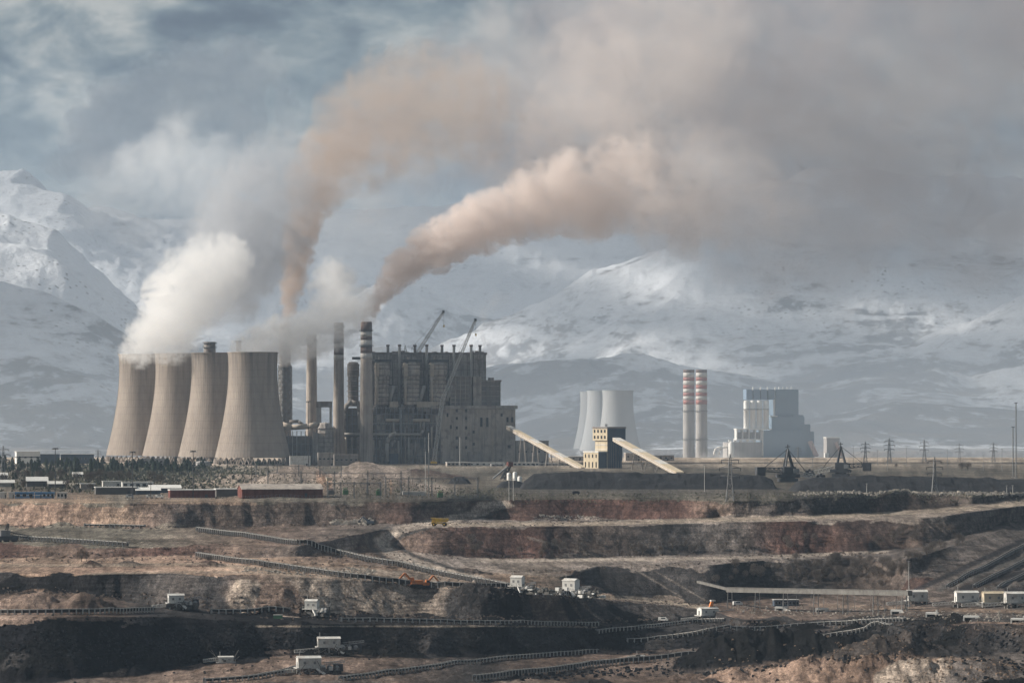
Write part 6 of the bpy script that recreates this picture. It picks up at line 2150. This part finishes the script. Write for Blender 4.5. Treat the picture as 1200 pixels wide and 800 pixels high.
def plume(name, label, path, m, voxel, D, nb=60, jitter=.45, spread_d=.7, nsc=1.0, namp=.9, soft=.55, seed=1, cat='smoke', stretch=1.0, off=.10):
    """path: (column, row, radius px, density) along the drift; puffs of smoke are strewn round it"""
    rr = random.Random(seed)
    S = D / F
    seg = [0.0]
    for a, bb in zip(path[:-1], path[1:]):
        seg.append(seg[-1] + math.hypot(bb[0] - a[0], bb[1] - a[1]) / max(1, (a[2] + bb[2])))
    blobs = []
    for i in range(nb):
        q = seg[-1] * (i + rr.random()) / nb
        k = max(j for j in range(len(seg)) if seg[j] <= q + 1e-9)
        k = min(k, len(seg) - 2)
        t = (q - seg[k]) / max(1e-6, seg[k + 1] - seg[k])
        x, y, r, d = (path[k][j] + (path[k + 1][j] - path[k][j]) * t for j in range(4))
        jr = r * jitter
        ang, rad = rr.random() * 6.283, math.sqrt(rr.random())
        ux, uy, ud = x + jr * rad * math.cos(ang), y + jr * rad * math.sin(ang), (rr.random() * 2 - 1) * jr * spread_d
        blobs.append((pt(ux, uy, D) + Vector((0, ud * S * 1.4, 0)), r * S * rr.uniform(.62, 1.0), d))
    lo = np.array([min(bb[0][k] - bb[1] * 1.25 for bb in blobs) for k in range(3)])
    hi = np.array([max(bb[0][k] + bb[1] * 1.25 for bb in blobs) for k in range(3)])
    n = [max(4, int((hi[k] - lo[k]) / voxel)) for k in range(3)]
    ax = [np.linspace(lo[k], hi[k], n[k]) for k in range(3)]
    fld = np.full(n, -1.0)
    dn = np.zeros(n)
    rl = np.zeros(n)
    ws = np.full(n, 1e-9)
    for c, r, d in blobs:
        s = []
        for k in range(3):
            i0 = max(0, int((c[k] - r * 1.25 - lo[k]) / (hi[k] - lo[k]) * (n[k] - 1)))
            i1 = min(n[k], int((c[k] + r * 1.25 - lo[k]) / (hi[k] - lo[k]) * (n[k] - 1)) + 2)
            s.append(slice(i0, i1))
        s = tuple(s)
        q = np.sqrt((ax[0][s[0]][:, None, None] - c[0]) ** 2 + ((ax[1][s[1]][None, :, None] - c[1])) ** 2 + (ax[2][s[2]][None, None, :] - c[2]) ** 2) / r
        v = 1 - q
        m0 = v > fld[s]
        f_, d_, r_ = fld[s], dn[s], rl[s]
        kk_ = .18
        hgt = np.clip(.5 + .5 * (v - f_) / kk_, 0, 1)
        fld[s] = f_ * (1 - hgt) + v * hgt + kk_ * hgt * (1 - hgt)
        wv = np.clip(1.1 - q, 0, 1)
        wv = wv * wv
        ws[s] += wv
        dn[s] = d_ + wv * d
        rl[s] = r_ + wv * r
    dn /= ws
    rl /= ws
    X, Y, Z = np.meshgrid(*ax, indexing='ij')
    rmean = np.mean([bb[1] for bb in blobs])
    sc = nsc * .62 / rmean
    act = fld > -.45
    nz = np.zeros(n)
    loc = np.clip(rmean / np.maximum(rl[act], rmean * .35), .55, 2.2)
    a_, b_, c_ = X[act] * sc * loc, Y[act] * sc * loc, Z[act] * sc * loc / stretch
    bl = 0.0
    for q_, (g_, w_) in enumerate(((1.0, .50), (2.1, .30), (4.3, .20))):      # billows
        bl = bl + w_ * (1 - 2.6 * np.abs(vn3(a_ * g_ + 9 * q_, b_ * g_, c_ * g_ - 4 * q_)))
    nz[act] = .42 * bl + .62 * fbm3(a_, b_, c_, 6, .6) - .02
    den = np.clip((fld * .66 - off + namp * nz) / soft, 0, 1)
    den = den * den * (3 - 2 * den) * dn
    den[act == False] = 0
    den[den < .02 * den.max()] = 0
    # nothing on the outermost voxels
    for k in range(3):
        sl = [slice(None)] * 3
        for e in (0, -1):
            sl[k] = e
            den[tuple(sl)] = 0
    o = volume_object(name, den, lo, hi, m)
    tag(o, label, cat, kind='stuff')
    return o


DP = 4000.0
DENS = 1.0
m_steam = vol_mat('steam', (.995, .995, .998))
m_brown = vol_mat('brown_smoke', (.66, .565, .50))
m_pink = vol_mat('tan_smoke', (.90, .825, .79))
m_grey = vol_mat('grey_smoke', (.60, .58, .60))
m_mist = vol_mat('mist', (.80, .89, 1.0))
m_mauve = vol_mat('mauve_smoke', (.82, .765, .745))
m_shade = vol_mat('grey_steam', (.66, .68, .72))
m_cloud = vol_mat('cloud', (.99, .99, .995))
m_dark = vol_mat('dark_cloud', (.72, .76, .81))

plume('steam_plume', 'white steam billowing from the two cooling towers farthest from the chimneys', [(148, 414, 8, .05), (164, 409, 14, .05), (182, 399, 23, .045), (200, 378, 30, .045), (214, 352, 35, .045), (238, 328, 37, .038), (266, 314, 32, .025)], m_steam, 2.1, DP, 150, .75, off=.24, namp=1.7, soft=.3, seed=3, nsc=1.9)
plume('steam_plume', 'greyer steam drifting up and away behind the white steam', [(240, 350, 26, .022), (262, 322, 38, .028), (282, 290, 46, .030), (300, 258, 46, .026), (316, 228, 40, .018), (334, 200, 40, .012)], m_shade, 3.0, DP + 90, 110, .8, off=.18, namp=1.6, soft=.3, seed=31, nsc=1.6)
plume('steam_plume', 'white steam drifting from the nearest cooling tower past the chimneys', [(274, 413, 8, .07), (292, 408, 14, .08), (316, 401, 20, .08), (348, 394, 24, .065), (380, 385, 25, .040), (404, 368, 27, .036), (396, 346, 27, .040), (390, 332, 22, .04)], m_steam, 2.1, DP + 30, 120, .75, off=.2, namp=1.6, soft=.3, seed=5, nsc=1.7)
plume('smoke_plume', 'brown smoke rising straight from the chimney behind the steam', [(336, 379, 5, .11), (338, 362, 7, .11), (342, 340, 10, .10), (348, 310, 14, .09), (355, 275, 17, .075), (360, 245, 20, .055), (372, 215, 28, .032), (388, 190, 36, .022), (412, 165, 50, .014), (450, 140, 66, .009), (520, 110, 80, .006)], m_brown, 2.6, DP + 160, 170, .6, namp=1.35, soft=.32, seed=8, nsc=2.2)
plume('smoke_plume', 'pinkish tan smoke leaning away from the banded chimney', [(430, 376, 5, .12), (434, 364, 7, .12), (444, 346, 11, .11), (464, 322, 16, .10), (492, 300, 20, .085), (526, 278, 25, .07), (566, 258, 30, .055), (616, 242, 34, .04), (676, 226, 40, .03), (730, 222, 46, .020), (785, 224, 54, .010), (845, 220, 64, .0045), (905, 212, 72, .0020)], m_pink, 2.2, DP + 60, 200, .6, namp=1.4, soft=.25, seed=9, nsc=2.2)
plume('smoke_plume', 'tan smoke boiling upward above the far end of the leaning plume', [(600, 225, 30, .012), (650, 190, 46, .012), (690, 150, 60, .010), (730, 100, 70, .007), (790, 50, 90, .005)], m_mauve, 4.0, DP + 150, 80, .7, namp=1.4, soft=.4, seed=41, nsc=1.9)
plume('smoke_cloud', 'broad grey brown bank of smoke spread under the clouds', [(430, 190, 50, .0040), (520, 100, 70, .0050), (600, 110, 80, .0055), (660, 60, 100, .0060), (710, 180, 80, .0070), (770, 50, 120, .0065), (810, 210, 80, .0080), (890, 100, 120, .0060), (960, 220, 70, .0045), (1010, 40, 140, .0060), (1120, 20, 140, .0055), (1240, 10, 150, .0050), (1200, 140, 120, .0042), (1090, 170, 110, .0042), (980, 190, 100, .0046), (900, 250, 70, .0040), (1010, 250, 70, .0030)], m_grey, 7.0, DP + 420, 180, .85, spread_d=.8, namp=1.5, soft=.5, seed=12, nsc=1.8)
plume('steam_wisp', 'thin white wisp rising from the last roof stack of the boiler house', [(567, 403, 2.2, .10), (566, 394, 3, .08), (563, 383, 5, .04), (570, 366, 9, .014), (590, 345, 14, .006)], m_steam, 1.6, DP + 30, 36, .5, seed=15)
plume('dust_cloud', 'pale dust hanging low between the coal heap and the pale power station', [(806, 549, 7, .015), (826, 543, 11, .020), (850, 540, 12, .014), (880, 541, 12, .007)], m_steam, 3.0, 4700, 40, .6, seed=18, namp=.8)
plume('low_cloud', 'pale soft cloud lying against the snowy mountainside above the cooling towers', [(120, 225, 36, .0024), (165, 225, 42, .0044), (205, 205, 52, .0048), (262, 230, 46, .0032), (340, 245, 50, .0020), (430, 235, 60, .0020), (520, 245, 50, .0016)], m_cloud, 12.0, 10600, 100, .7, namp=1.5, soft=.3, seed=21, nsc=1.6)
plume('low_cloud', 'dark ragged cloud rising past the snowy summit', [(64, 200, 14, .008), (84, 184, 20, .010), (112, 160, 32, .009), (150, 138, 40, .006), (210, 110, 46, .004), (290, 105, 56, .003)], m_dark, 12.0, 12800, 100, .65, namp=1.5, soft=.25, seed=23, nsc=1.7)
plume('low_cloud', 'grey mist veiling the upper slopes beneath the smoke bank', [(560, 225, 80, .0012), (660, 245, 80, .0016), (780, 240, 90, .0020), (900, 225, 100, .0026), (1010, 210, 100, .0032), (1120, 195, 100, .0034), (1230, 170, 100, .0030)], m_dark, 40.0, 10900, 80, .75, namp=1.0, soft=.9, seed=27, nsc=1.4)

# low mist over the far plain
vx, vy, vz = np.linspace(-3600, 3600, 30), np.linspace(4650, 14500, 40), np.linspace(-80, 900, 22)
VX, VY, VZ = np.meshgrid(vx, vy, vz, indexing='ij')
vn_ = fbm3(VX / 700, VY / 700, VZ / 300, 3)
vd = 2.8e-4 * np.clip(1 - (VZ + 80) / (270 + 90 * vn_), 0, 1) * sstep(9500, 8000, VY) + 6.0e-5 * np.clip(1.15 - (VZ + 80) / 900, 0, 1) * (1 + .5 * vn_)
vd = vd * sstep(4650, 5500, VY) * sstep(14500, 13500, VY) * sstep(3600, 3000, np.abs(VX))
vd[:, :, -1] = 0
vd[:, :, 0] = 0
o = volume_object('valley_mist', vd, (vx[0], vy[0], vz[0]), (vx[-1], vy[-1], vz[-1]), m_mist)
tag(o, 'thin pale mist lying over the far plain', 'mist', kind='stuff')

# ------------------------------------------------------------------ unseen cloud deck added to shade the mountains, gaps placed for wanted sunlit patches
ZD = 2350.0
TAN = math.tan(math.radians(SUN_EL))
gx, gy = np.linspace(-10500, 5000, 156), np.linspace(6300, 19000, 128)
GX, GY = np.meshgrid(gx, gy, indexing='ij')
ck = np.clip(.78 + 1.1 * fbm(GX / 1500, GY / 1500, 5), .25, 1.3)
for (u, y, ru, rd) in [(-40, 270, 70, 1000), (25, 275, 70, 1000), (75, 290, 70, 1000), (115, 320, 70, 900), (155, 350, 65, 800), (195, 380, 60, 700), (60, 330, 50, 600), (40, 205, 60, 900), (90, 215, 50, 800), (190, 200, 90, -1), (240, 205, 80, -1), (445, 330, 34, 700), (480, 360, 26, 600), (755, 312, 40, 700), (720, 330, 34, 600), (740, 402, 60, 500), (800, 415, 40, 400),
                       (1110, 385, 60, 500), (1170, 372, 40, 500), (1190, 440, 30, 500), (620, 300, 40, 600)]:
    X, D, Z = mtn_hit(u, y)
    if rd < 0:                                  # a gap shaped to let sun onto the pale cloud against the slope
        D, rd = 10600.0, 1300
        X, Z = (u - 600) / F * D, (HOR - y) / F * D
    q = np.sqrt(((GX - (X - (ZD - Z) / TAN)) / (ru * D / F * 1.25)) ** 2 + ((GY - D) / rd) ** 2) + .35 * fbm(GX / 350, GY / 350, 4)
    ck = ck * sstep(.8, 1.4, q)
ck = ck * sstep(6300, 7000, GY) * sstep(16900, 15600, GY) * sstep(-10500, -9500, GX) * sstep(5000, 4000, GX)
gzz = np.linspace(ZD - 150, ZD + 150, 6)
deck = ck[:, :, None] * np.array([0, .7, 1, 1, .6, 0])[None, None, :] * 0.0088
o = volume_object('shading_cloud_deck', deck, (gx[0], gy[0], gzz[0]), (gx[-1], gy[-1], gzz[-1]), m_cloud)
tag(o, 'unseen broken cloud deck shaped to shade the mountains', 'cloud', kind='stuff')

# ------------------------------------------------------------------ the air itself
hz = MB()
hz.box(-9000, 9000, -900, 25500, -135, 1620)
m_haze = vol_mat('haze', (.58, .77, 1.0))
for n in m_haze.node_tree.nodes:
    if n.type == 'PRINCIPLED_VOLUME':
        n.inputs['Density'].default_value = 2.7e-5
haze = hz.build('haze', m_haze)
haze['kind'] = 'stuff'
haze['label'] = 'bluish haze between the viewer and the mountains'
